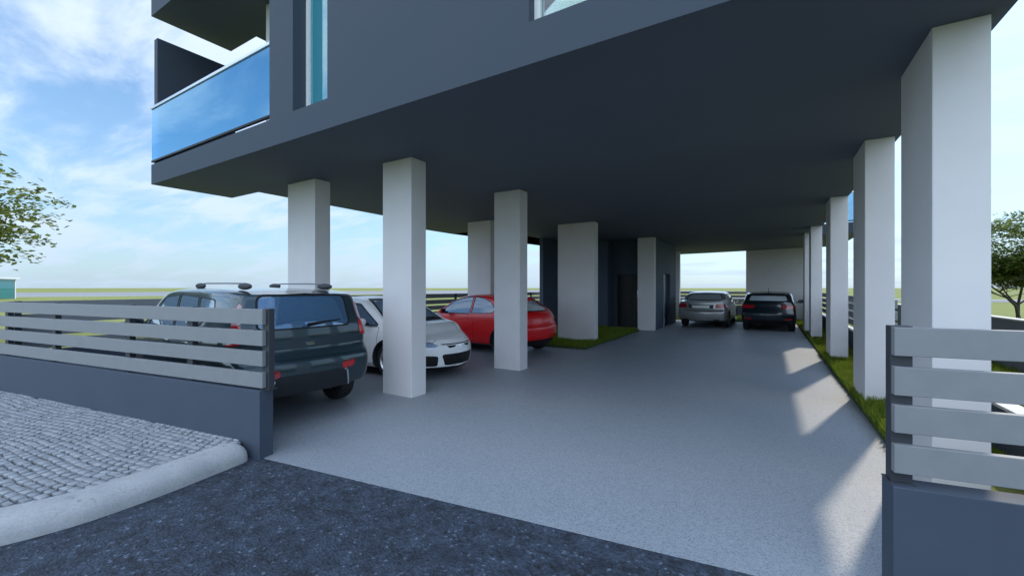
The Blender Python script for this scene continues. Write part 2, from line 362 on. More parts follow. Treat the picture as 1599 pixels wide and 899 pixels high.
flat('far_path', [(-15, 165), (500, 215), (500, 222), (-15, 170)], -0.012, MATS['far_road_asphalt'])
flat('yard_edge', [(-117, 16), (-86, 77), (-85.2, 76.6), (-116.2, 15.6)], 0.05, MATS['road_edge_concrete'], 0.1)

# kerb: a half round granite nose swept along the corner
kerb_mid = [(-4.24, 2.02), (-4.20, 1.80), (-4.145, 1.48), (-4.115, 1.22), (-4.11, 0.95), (-4.16, 0.70), (-4.28, 0.45), (-4.52, 0.18), (-4.95, -0.08), (-5.6, -0.27), (-6.6, -0.46), (-8.2, -0.72), (-10.5, -1.08), (-14, -1.62), (-22, -2.86)]
def resample(p, n):
    p = np.array(p, float); q = [p[0]]
    for i in range(len(p)-1):
        p0, p1, p2, p3 = p[max(i-1, 0)], p[i], p[i+1], p[min(i+2, len(p)-1)]
        for t in np.linspace(0, 1, n+1)[1:]:
            q.append(.5*((2*p1)+(-p0+p2)*t+(2*p0-5*p1+4*p2-p3)*t*t+(-p0+3*p1-3*p2+p3)*t**3))
    return np.array(q)
KP = resample(kerb_mid, 6)
prof = [(0.135, 0.0), (0.138, 0.055), (0.122, 0.10), (0.085, 0.135), (0.03, 0.155), (-0.03, 0.162), (-0.09, 0.158), (-0.128, 0.148), (-0.135, 0.13), (-0.135, 0.0)]
vs = []; fs = []; K = len(prof)
for i, p in enumerate(KP):
    d = KP[min(i+1, len(KP)-1)]-KP[max(i-1, 0)]; d /= np.linalg.norm(d); nrm = np.array([-d[1], d[0]])   # left of travel = towards the street
    sh = 0.86 if i == 0 else 0.96 if i == 1 else 1
    for o, z in prof: vs.append((p[0]+nrm[0]*o*sh, p[1]+nrm[1]*o*sh, z*sh))
for i in range(len(KP)-1):
    for k in range(K-1): fs.append((i*K+k, i*K+k+1, (i+1)*K+k+1, (i+1)*K+k))
fs.append(tuple(range(K)))
tag(link('kerb', mesh(vs, fs), None, m_kerb, smooth=50), None, kind='structure')

# sidewalk: small granite setts in wavy rows on a bed of dark joint sand
def inside(poly, x, y):
    c = False; n = len(poly); j = n-1
    for i in range(n):
        if (poly[i][1] > y) != (poly[j][1] > y) and x < (poly[j][0]-poly[i][0])*(y-poly[i][1])/(poly[j][1]-poly[i][1])+poly[i][0]: c = not c
        j = i
    return c
kin = [(p[0]-0.0, p[1]) for p in KP if p[0] > -14.5]
swk = [(-4.3, line_v(-4.3)+.04)] + [tuple(p) for p in kin] + [(-14.2, line_v(-14.2)+.04)]
bed = mesh([(a, b, 0.128) for a, b in swk], [tuple(range(len(swk)))])
vs = [(v.co.x, v.co.y, v.co.z) for v in bed.vertices]; fs = [tuple(bed.polygons[0].vertices)]; fm = [1]; tone = [0.0]*len(vs)
ca, sa = math.cos(R(8.75)), math.sin(R(8.75))
du, dv = 0.098, 0.066
for r_ in range(-62, 34):
    for c_ in range(-10, 135):
        s = -c_*du + (0.5*du if r_ % 2 else 0); t = r_*dv
        amp = 0.032*math.sin(s*2.4+0.3*math.sin(t*3)) + 0.006*math.sin(s*7+t*5)
        t2 = t+amp; s2 = s+0.018*math.sin(t*9)
        x = -4.2+s2*ca-t2*sa; y = 1.9+s2*sa+t2*ca
        if x < -13.5 or not inside(swk, x, y) or y > line_v(x)+0.03: continue
        slope = math.atan(0.032*2.4*math.cos(s*2.4))+R(8.75)+random.gauss(0, .05)
        hx = du/2-0.009+random.gauss(0, .005); hy = dv/2-0.0085+random.gauss(0, .0035)
        zt = 0.150+random.gauss(0, .0007); b0 = len(vs); cx, sx = math.cos(slope), math.sin(slope)
        q = [(random.gauss(0, .003), random.gauss(0, .003)) for _ in range(4)]
        for lev, (sc, z) in enumerate(((1, 0.125), (1, zt-0.004), (0.9, zt))):
            for k, (ax, ay) in enumerate(((-1, -1), (1, -1), (1, 1), (-1, 1))):
                lx = ax*hx*sc+q[k][0]; ly = ay*hy*sc+q[k][1]
                vs.append((x+lx*cx-ly*sx, y+lx*sx+ly*cx, z))
        tn = random.random(); tone += [tn]*12
        for lev in (0, 1):
            for k in range(4):
                fs.append((b0+lev*4+k, b0+lev*4+(k+1) % 4, b0+lev*4+4+(k+1) % 4, b0+lev*4+4+k)); fm.append(0)
        fs.append((b0+8, b0+9, b0+10, b0+11)); fm.append(0)
me = mesh(vs, fs, 'sidewalk'); me.materials.append(m_sett); me.materials.append(m_grout)
me.polygons.foreach_set('material_index', fm); at = me.attributes.new('tone', 'FLOAT', 'POINT'); at.data.foreach_set('value', tone)
tag(link('sidewalk', me, smooth=60), None, kind='structure')

# grass: turf base + individual blades (stuff)
def lawn(name, poly, z, n, label, h=(0.05, 0.11), edge_wild=0.0):
    tb = prism('z', poly, z-0.12, z, 'turf'); 
    xs = [p[0] for p in poly]; ys = [p[1] for p in poly]; pts = []
    while len(pts) < n:
        X = rng.uniform(min(xs), max(xs), 4000); Y = rng.uniform(min(ys), max(ys), 4000)
        pts += [(a, b) for a, b in zip(X, Y) if inside(poly, a, b)]
    pts = np.array(pts[:n]); vs = []; fs = []; tone = []
    patch = 0.5+0.5*np.sin(pts[:, 0]*5.1+2*np.sin(pts[:, 1]*1.7))*np.sin(pts[:, 1]*4.3)
    for i, (a, b) in enumerate(pts):
        th = rng.uniform(0, 6.283); hh = rng.uniform(*h)*(0.75+0.5*patch[i]); w = rng.uniform(.0045, .0095); ln = rng.uniform(.1, .65)*hh; ph = rng.uniform(0, 6.283)
        dx, dy = math.cos(th)*w, math.sin(th)*w; lx, ly = math.cos(ph)*ln, math.sin(ph)*ln; k = len(vs)
        vs += [(a-dx, b-dy, z-.01), (a+dx, b+dy, z-.01), (a+dx*.7+lx*.35, b+dy*.7+ly*.35, z+hh*.6), (a-dx*.7+lx*.35, b-dy*.7+ly*.35, z+hh*.6), (a+lx, b+ly, z+hh)]
        fs += [(k, k+1, k+2, k+3), (k+3, k+2, k+4)]; tone += [float(np.clip(rng.normal(.5, .22)+.2*(patch[i]-.5), 0, 1))]*5
    nb = len(vs); vs += [tuple(v.co) for v in tb.vertices]; fm = [0]*len(fs); fs += [tuple(nb+j for j in p.vertices) for p in tb.polygons]; fm += [1]*len(tb.polygons); tone += [0]*len(tb.vertices)
    me = mesh(vs, fs, name); me.materials.append(m_blade); me.materials.append(m_soil); me.polygons.foreach_set('material_index', fm)
    at = me.attributes.new('tone', 'FLOAT', 'POINT'); at.data.foreach_set('value', tone)
    return tag(link(name, me), label, 'grass', None, 'stuff')
lawn('grass_strip', [(1.025, 5.25), (1.74, 5.25), (1.74, 12.5), (1.04, 12.5)], 0.05, 36000, 'narrow bright grass strip along the right row of white columns', h=(.08, .165))
lawn('grass_strip', [(1.04, 12.5), (1.74, 12.5), (1.74, 22.6), (1.06, 22.6)], 0.05, 12000, 'far stretch of the grass strip beside the right row of columns', h=(.05, .12))
lawn('grass_island', [(-7.35, 10.25), (-4.05, 10.25), (-4.05, 15.6), (-5.6, 16.05), (-7.35, 16.2)], 0.05, 36000, 'dark shaded grass bed around the broad white column behind the red car')
lawn('grass_bed', [(-9.3, 22.25), (-3.55, 22.25), (1.7, 22.75), (1.7, 26.1), (-9.3, 26.1)], 0.05, 16000, 'sunlit grass bed behind the two far parked cars', h=(.06, .15))
lawn('grass_verge', [(1.95, 3.4), (3.75, 3.7), (3.75, 16), (1.95, 16)], 0.10, 26000, 'rough sunlit grass between the low boundary wall and grey garden wall', h=(.06, .15))

# ------------------------------------------------------------------ the building
bld = empty('apartment_building', (-3, 14, 0), 0, 'dark slate apartment block raised on white columns above the parked cars', 'building')
def bpart(name, me, m, parent=None, smooth=None):
    o = link(name, me, parent or bld, m, smooth)
    if parent is None: o.matrix_parent_inverse = Matrix.Translation((3, -14, 0))
    return o
def bbox(name, a, b, c, d, e, f, m, parent=None, bev=0.0):
    bm = bmesh.new(); box_bm(bm, a, b, c, d, e, f, bev); return bpart(name, from_bm(bm), m, parent)
SO = 3.5; ST = 3.86
outline = [(-9.68, 3.12), (1.41, 3.12), (1.41, 18.4), (2.75, 18.4), (2.75, 24.1), (1.41, 24.2), (-3.05, 25.0), (-3.05, 25.12), (-4.35, 25.3), (-7.5, 25.3), (-7.5, 11.46), (-9.52, 11.44), (-9.6, 9.0), (-8.64, 9.0), (-8.64, 4.48), (-9.68, 4.48)]
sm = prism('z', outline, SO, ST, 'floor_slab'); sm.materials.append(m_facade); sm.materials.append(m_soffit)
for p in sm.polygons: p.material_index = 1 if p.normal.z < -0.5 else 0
bpart('floor_slab', sm, None)
# front wall with its window openings
TOPZ = 12.9
fw = prism('y', [(-5.74, ST), (1.41, ST), (1.41, TOPZ), (-5.74, TOPZ)], 3.12, 3.47)
W1 = (-5.2, -4.49, 6.15); W2 = (-1.74, -0.15, 6.15)
for w in (W1, W2):
    fw = boolean(fw, prism('y', [(w[0], ST-.1 if False else ST+0.0005), (w[1], ST+0.0005), (w[1], w[2]), (w[0], w[2])], 3.0, 3.6), 'DIFFERENCE')
fw.materials.clear(); bpart('wall', fw, m_facade)
bbox('wall', 1.06, 1.41, 3.47, 24.1, ST, TOPZ, m_facade)                 # right flank
bbox('wall', -7.5, 1.06, 24.4, 24.75, ST, TOPZ, m_facade)                # back
bbox('wall', -7.6, -7.3, 4.36, 24.4, ST, TOPZ, m_facade)                 # left flank
w_ = bbox('wall', -7.58, -5.74, 4.06, 4.36, ST, TOPZ, m_inner); w_['label'] = 'pale plaster wall at the back of the balcony'
bbox('wall', -5.74, -5.44, 3.47, 4.06, ST, TOPZ, m_facade)
bbox('roof', -7.6, 1.41, 3.12, 24.75, TOPZ, TOPZ+.3, m_facade)
def window(w, vin, frac, parts, g=None):
    u0, u1, z1 = w; z0 = ST
    fr = prism('y', [(u0, z0+.002), (u1, z0+.002), (u1, z1), (u0, z1)], vin, vin+.07)
    t = 0.055; holes = []; xs = [u0] + [u0+(u1-u0)*f for f in frac] + [u1]
    for a, b in zip(xs[:-1], xs[1:]):
        fr = boolean(fr, prism('y', [(a+t, z0+.06), (b-t*.4, z0+.06), (b-t*.4, z1-t), (a+t, z1-t)], vin-.1, vin+.2), 'DIFFERENCE'); holes.append((a+t, b-t*.4))
    fr.materials.clear(); win = bpart('window', fr, m_winframe)
    for a, b in holes:
        o = link('pane', prism('y', [(a-.01, z0+.05), (b+.01, z0+.05), (b+.01, z1-t+.01), (a-.01, z1-t+.01)], vin+.03, vin+.042), win, g or g_win)
    for nm, a, b, mm in parts:
        link(nm, prism('y', [(a, z0+.02), (b, z0+.02), (b, z1), (a, z1)], vin+.25, vin+.27), win, mm)
    return win
window(W1, 3.30, [], [])
window(W2, 3.22, [], [('curtain', -1.68, -1.28, m_curtain)], g_win2)
# rooms behind the windows (back wall + floor so one sees a room, not the sky)
bbox('inner_wall', -5.4, 1.05, 6.0, 6.1, ST, 6.4, m_inner)
bbox('inner_wall', -4.2, -4.1, 3.48, 6.0, ST, 6.4, m_inner)
bbox('ceiling', -5.43, 1.05, 3.475, 6.0, 6.4, 6.58, m_inner)
# balconies on the left, one above the other
bbox('privacy_wall', -9.68, -9.54, 3.165, 4.48, ST+.0, 6.17, m_facade)
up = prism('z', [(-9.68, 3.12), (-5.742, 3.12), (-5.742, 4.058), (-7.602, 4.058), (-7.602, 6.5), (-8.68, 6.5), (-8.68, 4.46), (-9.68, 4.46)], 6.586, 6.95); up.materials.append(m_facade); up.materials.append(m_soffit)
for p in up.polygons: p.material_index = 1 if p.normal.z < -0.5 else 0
bpart('balcony_slab', up, None)
bbox('privacy_wall', -9.68, -9.54, 3.12, 4.46, 6.95, 9.2, m_facade)
def railing(pts, z0, z1, parent=None):
    vs = []; n = len(pts); me = None; bm = bmesh.new()
    for (a, b), (c, d) in zip(pts[:-1], pts[1:]):
        L_ = math.hypot(c-a, d-b); M = Matrix.Translation((a, b, 0)) @ Matrix.Rotation(math.atan2(d-b, c-a), 4, 'Z')
        box_bm(bm, 0.0, L_, -.008, .008, z0, z1, 0, M)
    gr = bpart('glass_railing', from_bm(bm), g_rail)
    bm = bmesh.new()
    for (a, b), (c, d) in zip(pts[:-1], pts[1:]):
        L_ = math.hypot(c-a, d-b); M = Matrix.Translation((a, b, 0)) @ Matrix.Rotation(math.atan2(d-b, c-a), 4, 'Z')
        box_bm(bm, -.01, L_+.01, -.028, .028, z1, z1+.045, .006, M)
    link('handrail', from_bm(bm), gr, m_chrome if False else mat('handrail_alu', (0.62, 0.65, 0.72), 0.35, metal=0.5), 35)
    bm = bmesh.new()
    for (a, b), (c, d) in zip(pts[:-1], pts[1:]):
        L_ = math.hypot(c-a, d-b); M = Matrix.Translation((a, b, 0)) @ Matrix.Rotation(math.atan2(d-b, c-a), 4, 'Z')
        box_bm(bm, 0, L_, -.018, .018, z0-.03, z0+.006, .003, M)
    link('bottom_channel', from_bm(bm), gr, m_black, 35)
railing([(-9.675, 3.135), (-5.745, 3.135)], 3.93, 4.87)
railing([(-9.675, 3.135), (-5.745, 3.135)], 7.01, 7.95)
railing([(-9.55, 9.03), (-8.66, 9.03)], 3.93, 4.87)
railing([(-9.58, 9.05), (-9.49, 11.4)], 3.93, 4.87)
railing([(1.42, 18.43), (2.72, 18.43), (2.72, 24.08)], 3.93, 4.87)
# columns
def column(a, b, c, d):
    return bbox('column', a, b, c, d, -0.15, SO, m_white, None, 0.006)
for q in [(-5.02, -4.42, 4.43, 4.735), (-4.68, -4.085, 6.97, 7.27), (-5.40, -4.25, 11.47, 11.77), (-4.26, -3.64, 16.16, 16.40), (-7.54, -6.72, 4.43, 4.73), (-7.45, -6.65, 9.72, 9.98), (-4.28, -3.94, 23.1, 23.4),
          (1.02, 1.32, 4.215, 5.06), (1.06, 1.352, 6.985, 7.85), (1.11, 1.405, 11.0, 11.80), (1.12, 1.40, 15.87, 16.6), (1.07, 1.38, 17.7, 18.4)]:
    column(*q)
bpart('column', prism('z', [(-0.98, 24.60), (1.42, 23.96), (1.50, 24.24), (-.90, 24.88)], -0.15, SO), m_white)['label'] = 'broad white wall-like column behind the dark hatchback'
# stair core under the slab
bbox('core_wall', -7.47, -7.32, 14.24, 20.6, -.15, SO, m_core)
bbox('core_wall', -7.32, -5.5, 16.32, 16.55, -.15, SO, m_core)
bbox('core_wall', -5.65, -5.5, 16.55, 17.3, -.15, SO, m_core)
cw = prism('y', [(-5.5, -.15), (-3.68, -.15), (-3.68, SO), (-5.5, SO)], 17.05, 17.3)
cw = boolean(cw, prism('y', [(-5.32, .02), (-4.42, .02), (-4.42, 2.14), (-5.32, 2.14)], 16.8, 17.6), 'DIFFERENCE'); cw.materials.clear()
bpart('core_wall', cw, m_core)
dm = boolean(prism('y', [(-5.30, .02), (-4.44, .02), (-4.44, 2.12), (-5.30, 2.12)], 17.12, 17.18), prism('y', [(-4.75, .3), (-4.6, .3), (-4.6, 1.9), (-4.75, 1.9)], 17.0, 17.3), 'DIFFERENCE'); dm.materials.clear()
d1 = bpart('entrance_door', dm, m_door_dk); link('pane', prism('y', [(-4.76, .29), (-4.59, .29), (-4.59, 1.91), (-4.76, 1.91)], 17.14, 17.16), d1, m_dark)
bm = bmesh.new(); box_bm(bm, -4.52, -4.49, 17.06, 17.09, .7, 1.5, .005); box_bm(bm, -4.515, -4.495, 17.08, 17.13, .8, .83); box_bm(bm, -4.515, -4.495, 17.08, 17.13, 1.38, 1.41)
link('handle', from_bm(bm), d1, m_chrome)
sw = prism('x', [(16.42, -.15), (20.6, -.15), (20.6, SO), (16.42, SO)], -3.9, -3.67)
sw = boolean(sw, prism('x', [(17.95, .02), (19.25, .02), (19.25, 2.2), (17.95, 2.2)], -4.2, -3.4), 'DIFFERENCE'); sw.materials.clear(); bpart('core_wall', sw, m_core)
d2 = bpart('side_door', prism('x', [(18.02, .02), (19.23, .02), (19.23, 2.18), (18.02, 2.18)], -3.83, -3.78), mat('door_steel_dark', (.03, .04, .055), .5, var=.1))
link('frame', prism('x', [(17.955, .02), (18.02, .02), (18.02, 2.19), (17.955, 2.19)], -3.86, -3.66), d2, mat('door_frame_pale', (.5, .58, .62), .4, var=.03))
bm = bmesh.new(); box_bm(bm, -3.78, -3.73, 19.0, 19.1, 1.0, 1.03, .005); link('handle', from_bm(bm), d2, m_chrome)
bbox('core_wall', -7.32, -3.9, 20.35, 20.6, -.15, SO, m_core)

# ------------------------------------------------------------------ fences and walls
def fence(name, p0, p1, label, posts, base=(0.0, 0.64), slats=True, thick=.14, slat_off=-.03, s0=0.0, s1=None, coping=False, mb=None, pw=.035):
    """p0->p1 on the centre line of the base wall, local x along it; local -y faces outwards"""
    L_ = math.hypot(p1[0]-p0[0], p1[1]-p0[1]); an = math.atan2(p1[1]-p0[1], p1[0]-p0[0])
    root = empty(name, (p0[0], p0[1], 0), an, label, 'fence' if slats else 'wall')
    box('base_wall', 0, L_, -thick/2, thick/2, base[0]-.15, base[1], mb or m_base, root, .005)
    if coping: box('coping', 0, L_, -thick/2-.012, thick/2+.012, base[1]+.001, base[1]+.03, m_coping, root, .004)
    if slats:
        s1 = L_ if s1 is None else s1; bm = bmesh.new()
        for z0, z1 in ((.662, .806), (.866, 1.006), (1.056, 1.2), (1.256, 1.4)):
            box_bm(bm, s0+.012, s1-.012, slat_off-.02, slat_off+.02, z0, z1, .003)
        link('slat_panel', from_bm(bm), root, m_slat)
        for x in posts:
            bm = bmesh.new(); box_bm(bm, x-pw, x+pw, slat_off+.021, slat_off+.081, base[1], 1.405, .003)
            box_bm(bm, x-.055, x+.055, slat_off-.0+.005, slat_off+.105, base[1]+.0005, base[1]+.008)
            link('post', from_bm(bm), root, m_post)
    return root
off = .035
fence('slat_fence', (-9.58, line_v(-9.58)+off), (-4.05, line_v(-4.05)+off), 'grey slat fence on slate base wall along the cobbled sidewalk, left of the driveway', [.25, 1.6, 3.3, 4.45, 5.595], s1=5.615, pw=.045)
fence('slat_fence', (.527, line_v(.527)+off), (6.3, line_v(6.3)+off), 'grey slat fence on slate base wall in the right foreground', [.055, 1.9, 3.8, 5.7], base=(0, .60), s0=.0, pw=.045)
fence('slat_fence', (-9.6, 26.4), (-9.62, 1.40), 'long slat fence on the left edge of the lot behind the gap-side cars', [.05, 3, 6, 9, 12, 14.6, 17, 20, 22.6, 24.9])
fence('slat_fence', (1.83, 26.5), (-9.5, 26.5), 'rear slat fence behind the two far parked cars', [.05, 2.2, 4.4, 6.6, 8.8, 11.2])
fence('boundary_fence', (1.83, line_v(1.83)+.12), (1.83, 26.4), 'low slate boundary wall with pale coping, fenced at its far end, right of the columns', [6.25, 9, 12, 15, 18, 21, 23.2], base=(0, .53), slats=True, coping=True, s0=6.2, slat_off=.0, thick=.13)
fence('garden_wall', (3.8, 3.4), (3.8, 30), 'plain grey garden wall with thin pale coping standing right of the lot', [], base=(0, 1.02), slats=False, coping=True, mb=m_greywall, thick=.16)

# ------------------------------------------------------------------ trees
def tree(name, loc, h, crown_r, trunk_h, label, n_leaf, seed, leaf=.11, lean=0.25, flat_=.75, stems=2):
    rd = random.Random(seed); root = empty(name, loc, 0, label, 'tree'); segs = []; tips = []
    def grow_(p, d, r, ln, lev):
        pts = [p]; rr = [r]; q = p.copy(); dd = d.copy(); n = 5
        for i in range(n):
            dd = (dd+Vector((rd.gauss(0, .16), rd.gauss(0, .16), rd.gauss(.02, .08)))).normalized(); q = q+dd*ln/n; pts.append(q.copy()); rr.append(r*(1-.55*(i+1)/n))
            if lev >= 1 and i >= 1: tips.append((q.copy(), lev))
        segs.append((pts, rr))
        if lev < 3:
            for k in range(rd.choice((3, 4)) if lev else 5):
                t = rd.uniform(.45, 1.0); j = min(n, max(1, int(t*n))); a = rd.uniform(0, 6.283); e = rd.uniform(.25, .9) if lev else rd.uniform(.15, .8)
                nd = (dd*.45+Vector((math.cos(a), math.sin(a), e*.7))).normalized()
                grow_(pts[j], nd, rr[j]*.62, ln*rd.uniform(.55, .8), lev+1)
    for s in range(stems):
        a = rd.uniform(0, 6.28); grow_(Vector((.06*s, 0, -.1)), Vector((math.cos(a)*lean, math.sin(a)*lean, 1)).normalized(), +.075*h/5.5, trunk_h, 0)
    tk = join([tube(a, b, 7) for a, b in segs]); link('trunk', tk, root, m_bark, 60)
    # bring branch tips into the wanted crown ellipsoid, then hang leaves in flat sprays round them
    cz = trunk_h*.8+(h-trunk_h*.8)/2; pts = [t for t, l in tips]
    vs = []; fs = []; tone = []; cl = []
    for t in pts: cl.append(t)
    for _ in range(int(len(pts)*.6)):
        a = rd.uniform(0, 6.283); b = math.acos(rd.uniform(-1, 1)); k = crown_r*rd.uniform(.55, 1.0)
        cl.append(Vector((k*math.sin(b)*math.cos(a), k*math.sin(b)*math.sin(a), cz+k*math.cos(b)*flat_)))
    cl = [c for c in cl if (c.x/crown_r)**2+(c.y/crown_r)**2+((c.z-cz)/(h-cz))**2 < 1.25]
    rd.shuffle(cl); per = max(1, n_leaf//len(cl))
    for c in cl:
        ctone = rd.uniform(-.25, .25); sr = rd.uniform(.18, .42)*crown_r/2
        for _ in range(per):
            a = rd.uniform(0, 6.283); k = sr*math.sqrt(rd.random()); p = c+Vector((k*math.cos(a), k*math.sin(a), rd.gauss(0, .05)*crown_r/2-.25*k))
            s = leaf*rd.uniform(.6, 1.25); n = Vector((rd.gauss(0, .45), rd.gauss(0, .45), 1)).normalized(); tdir = n.orthogonal().normalized(); tdir.rotate(Matrix.Rotation(rd.uniform(0, 6.28), 3, n)); sd_ = n.cross(tdir)
            b0 = len(vs); vs += [p, p+tdir*s*.5+sd_*s*.28+n*s*.06, p+tdir*s, p+tdir*s*.5-sd_*s*.28+n*s*.06]; fs.append((b0, b0+1, b0+2, b0+3)); tone += [min(1, max(0, rd.gauss(.42, .22)+ctone))]*4
    me = mesh(vs, fs, 'crown'); at = me.attributes.new('tone', 'FLOAT', 'POINT'); at.data.foreach_set('value', tone); link('crown', me, root, m_leaf)
    return root
def cam_pt(px, Y):      # point on the ground seen at image column px, Y metres ahead of the camera
    X = (px-799.5)/655*Y; c, s = math.cos(R(31.44)), math.sin(R(31.44)); return (X*c-Y*s, X*s+Y*c, 0)
tree('garden_tree', cam_pt(1590, 20), 5.5, 2.2, 2.3, 'small leafy tree with twin curved trunks beyond the grey garden wall', 19000, 5, leaf=.16)
tree('roadside_tree', cam_pt(-195, 11), 5.7, 3.3, 2.9, 'leafy tree reaching its drooping branches in from the left edge', 24000, 9, leaf=.18)

# ------------------------------------------------------------------ far pavilion on the left
pv = empty('glass_pavilion', cam_pt(-46, 60), R(31.44), 'small far pavilion with blue green glass walls and flat white roof', 'pavilion')
for i in range(5):
    for j in range(2): box('post', -4+i*2-.06, -4+i*2+.06, j*4-2-.06, j*4-2+.06, 0, 2.9, m_winframe, pv)
g_pav = glass('pavilion_glass', (.12, .6, .62), refl=.12, body=.6, bodycol=(.02, .30, .36))
for i in range(4):
    for j in range(2): box('pane', -3.94+i*2, -2.06+i*2, j*4-2-.02, j*4-2+.02, .05, 2.85, g_pav, pv)
for x in (-4, 4): box('pane', x-.02, x+.02, -1.94, 1.94, .05, 2.85, g_pav, pv)
box('roof', -4.35, 4.35, -2.35, 2.35, 2.9, 3.1, m_winframe, pv, .02)
box('counter', -3.2, 3.2, -.6, .6, 0, 1.1, mat('pavilion_green', (.12, .42, .12), .7, var=.2), pv, .05)

# ------------------------------------------------------------------ cars
def interp(tab, x):
    t = np.array(tab, float); t = t[np.argsort(t[:, 0])]; xs, ys = t[:, 0], t[:, 1]
    if x <= xs[0]: return ys[0]
    if x >= xs[-1]: return ys[-1]
    h = np.diff(xs); d = np.diff(ys)/h; m = np.zeros(len(xs)); m[0] = d[0]; m[-1] = d[-1]
    for i in range(1, len(xs)-1):
        m[i] = 0 if d[i-1]*d[i] <= 0 else 3*(h[i-1]+h[i])/((2*h[i]+h[i-1])/d[i-1]+(h[i]+2*h[i-1])/d[i])
    i = int(np.searchsorted(xs, x)-1); i = max(0, min(i, len(h)-1)); t_ = (x-xs[i])/h[i]
    return ((1+2*t_)*(1-t_)**2*ys[i] + t_*(1-t_)**2*h[i]*m[i] + t_*t_*(3-2*t_)*ys[i+1] + t_*t_*(t_-1)*h[i]*m[i+1])
def cr_up(P, n, axis):
    """Catmull-Rom upsampling of a control grid along one axis"""
    P = np.moveaxis(P, axis, 0); K = len(P); out = []
    for i in range(K-1):
        p0 = P[i-1] if i else 2*P[0]-P[1]; p1, p2 = P[i], P[i+1]; p3 = P[i+2] if i+2 < K else 2*P[-1]-P[-2]
        for t in np.linspace(0, 1, n+1)[:-1]:
            out.append(.5*((2*p1)+(-p0+p2)*t+(2*p0-5*p1+4*p2-p3)*t*t+(-p0+3*p1-3*p2+p3)*t**3))
    out.append(P[-1]); return np.moveaxis(np.array(out), 0, axis)
def car_loft(S, off=0.0, up=(3, 3)):
    xr_top = S['roof'][0][0]; xf_top = S['roof'][-1][0]
    tr = [0.0, .05, .13, .26, .42]; tf = tr
    mid = [x for x in np.arange(xr_top+.62, xf_top-.6, .22)]
    tum = S.get('tumble', .26); st = []
    def section(x0, wf=1.0):
        w = interp(S['W'], x0)*wf-off; zb = interp(S['bot'], x0)+off; zr = interp(S['roof'], x0)-off; zbelt = min(interp(S['belt'], x0), zr-.045)
        hb = zbelt-zb; h = zr-zbelt; wb = w*S.get('shoulder', .955); wr = wb-.012-tum*h-S.get('rail_in', .07)*min(1, h/.4)
        wq = wb-.012-tum*h*.80
        return [(0, zb), (.78*w, zb), (.955*w, zb+.05), (.985*w, zb+.22*hb), (.996*w, zb+.38*hb), (w, zb+.52*hb), (.999*w, zb+.66*hb), (.990*w, zb+.84*hb), (wb, zbelt),
                (wb-.010-tum*h*.34, zbelt+.34*h), (wq, zbelt+.80*h), (wr, zbelt+.945*h), (wr*.62, zr-.012*min(1, h/.2)), (0, zr)]
    bul_r = S.get('bulge_r', .10); bul_f = S.get('bulge_f', .22)
    for k in (0.0, .33, .62, .84):                                 # rear face, centre line outwards
        p = section(xr_top); st.append([(interp(S['rear'], z)+off+bul_r*k*k, y*.93*k, z) for y, z in p])
    for t, wf in zip(tr, (.945, .975, .992, 1, 1)):
        p = section(xr_top+t, wf); bl = max(0, 1-t/.62)
        st.append([(xr_top+t+(interp(S['rear'], z)-xr_top)*bl+off*bl+bul_r*bl, y, z) for y, z in p])
    for x in mid: st.append([(x, y, z) for y, z in section(x)])
    for t, wf in zip(tf[::-1], (1, 1, .985, .955, .915)):
        p = section(xf_top-t, wf); bl = max(0, 1-t/.62)
        st.append([(xf_top-t+(interp(S['front'], z)-xf_top)*bl-off*bl-bul_f*bl, y, z) for y, z in p])
    for k in (.84, .62, .33, 0.0):
        p = section(xf_top); st.append([(interp(S['front'], z)-off-bul_f*k*k, y*.90*k, z) for y, z in p])
    G = np.array(st, float); G = cr_up(cr_up(G, up[0], 0), up[1], 1); G[:, :, 1] = np.maximum(G[:, :, 1], 0)
    G[0, :, 1] = 0; G[-1, :, 1] = 0; G[:, 0, 1] = 0; G[:, -1, 1] = 0
    nx, ny = G.shape[:2]; vs = [tuple(p) for p in G.reshape(-1, 3)]; n = len(vs); vs += [(x, -y, z) for x, y, z in vs]; fs = []
    for i in range(nx-1):
        for j in range(ny-1):
            a, b, c, d = i*ny+j, i*ny+j+1, (i+1)*ny+j+1, (i+1)*ny+j
            fs.append((a, b, c, d)); fs.append((n+d, n+c, n+b, n+a))
    bm = bmesh.new(); bv = [bm.verts.new(v) for v in vs]
    for f in fs: bm.faces.new([bv[i] for i in f])
    bmesh.ops.remove_doubles(bm, verts=bm.verts, dist=1e-4)
    bmesh.ops.dissolve_degenerate(bm, edges=bm.edges, dist=1e-5)
    bmesh.ops.triangulate(bm, faces=bm.faces)
    return from_bm(bm, 'loft')
def cyl_y(x, z, r, y0, y1, n=40):
    return prism('y', [(x+r*math.cos(2*math.pi*i/n), z+r*math.sin(2*math.pi*i/n)) for i in range(n)], y0, y1)
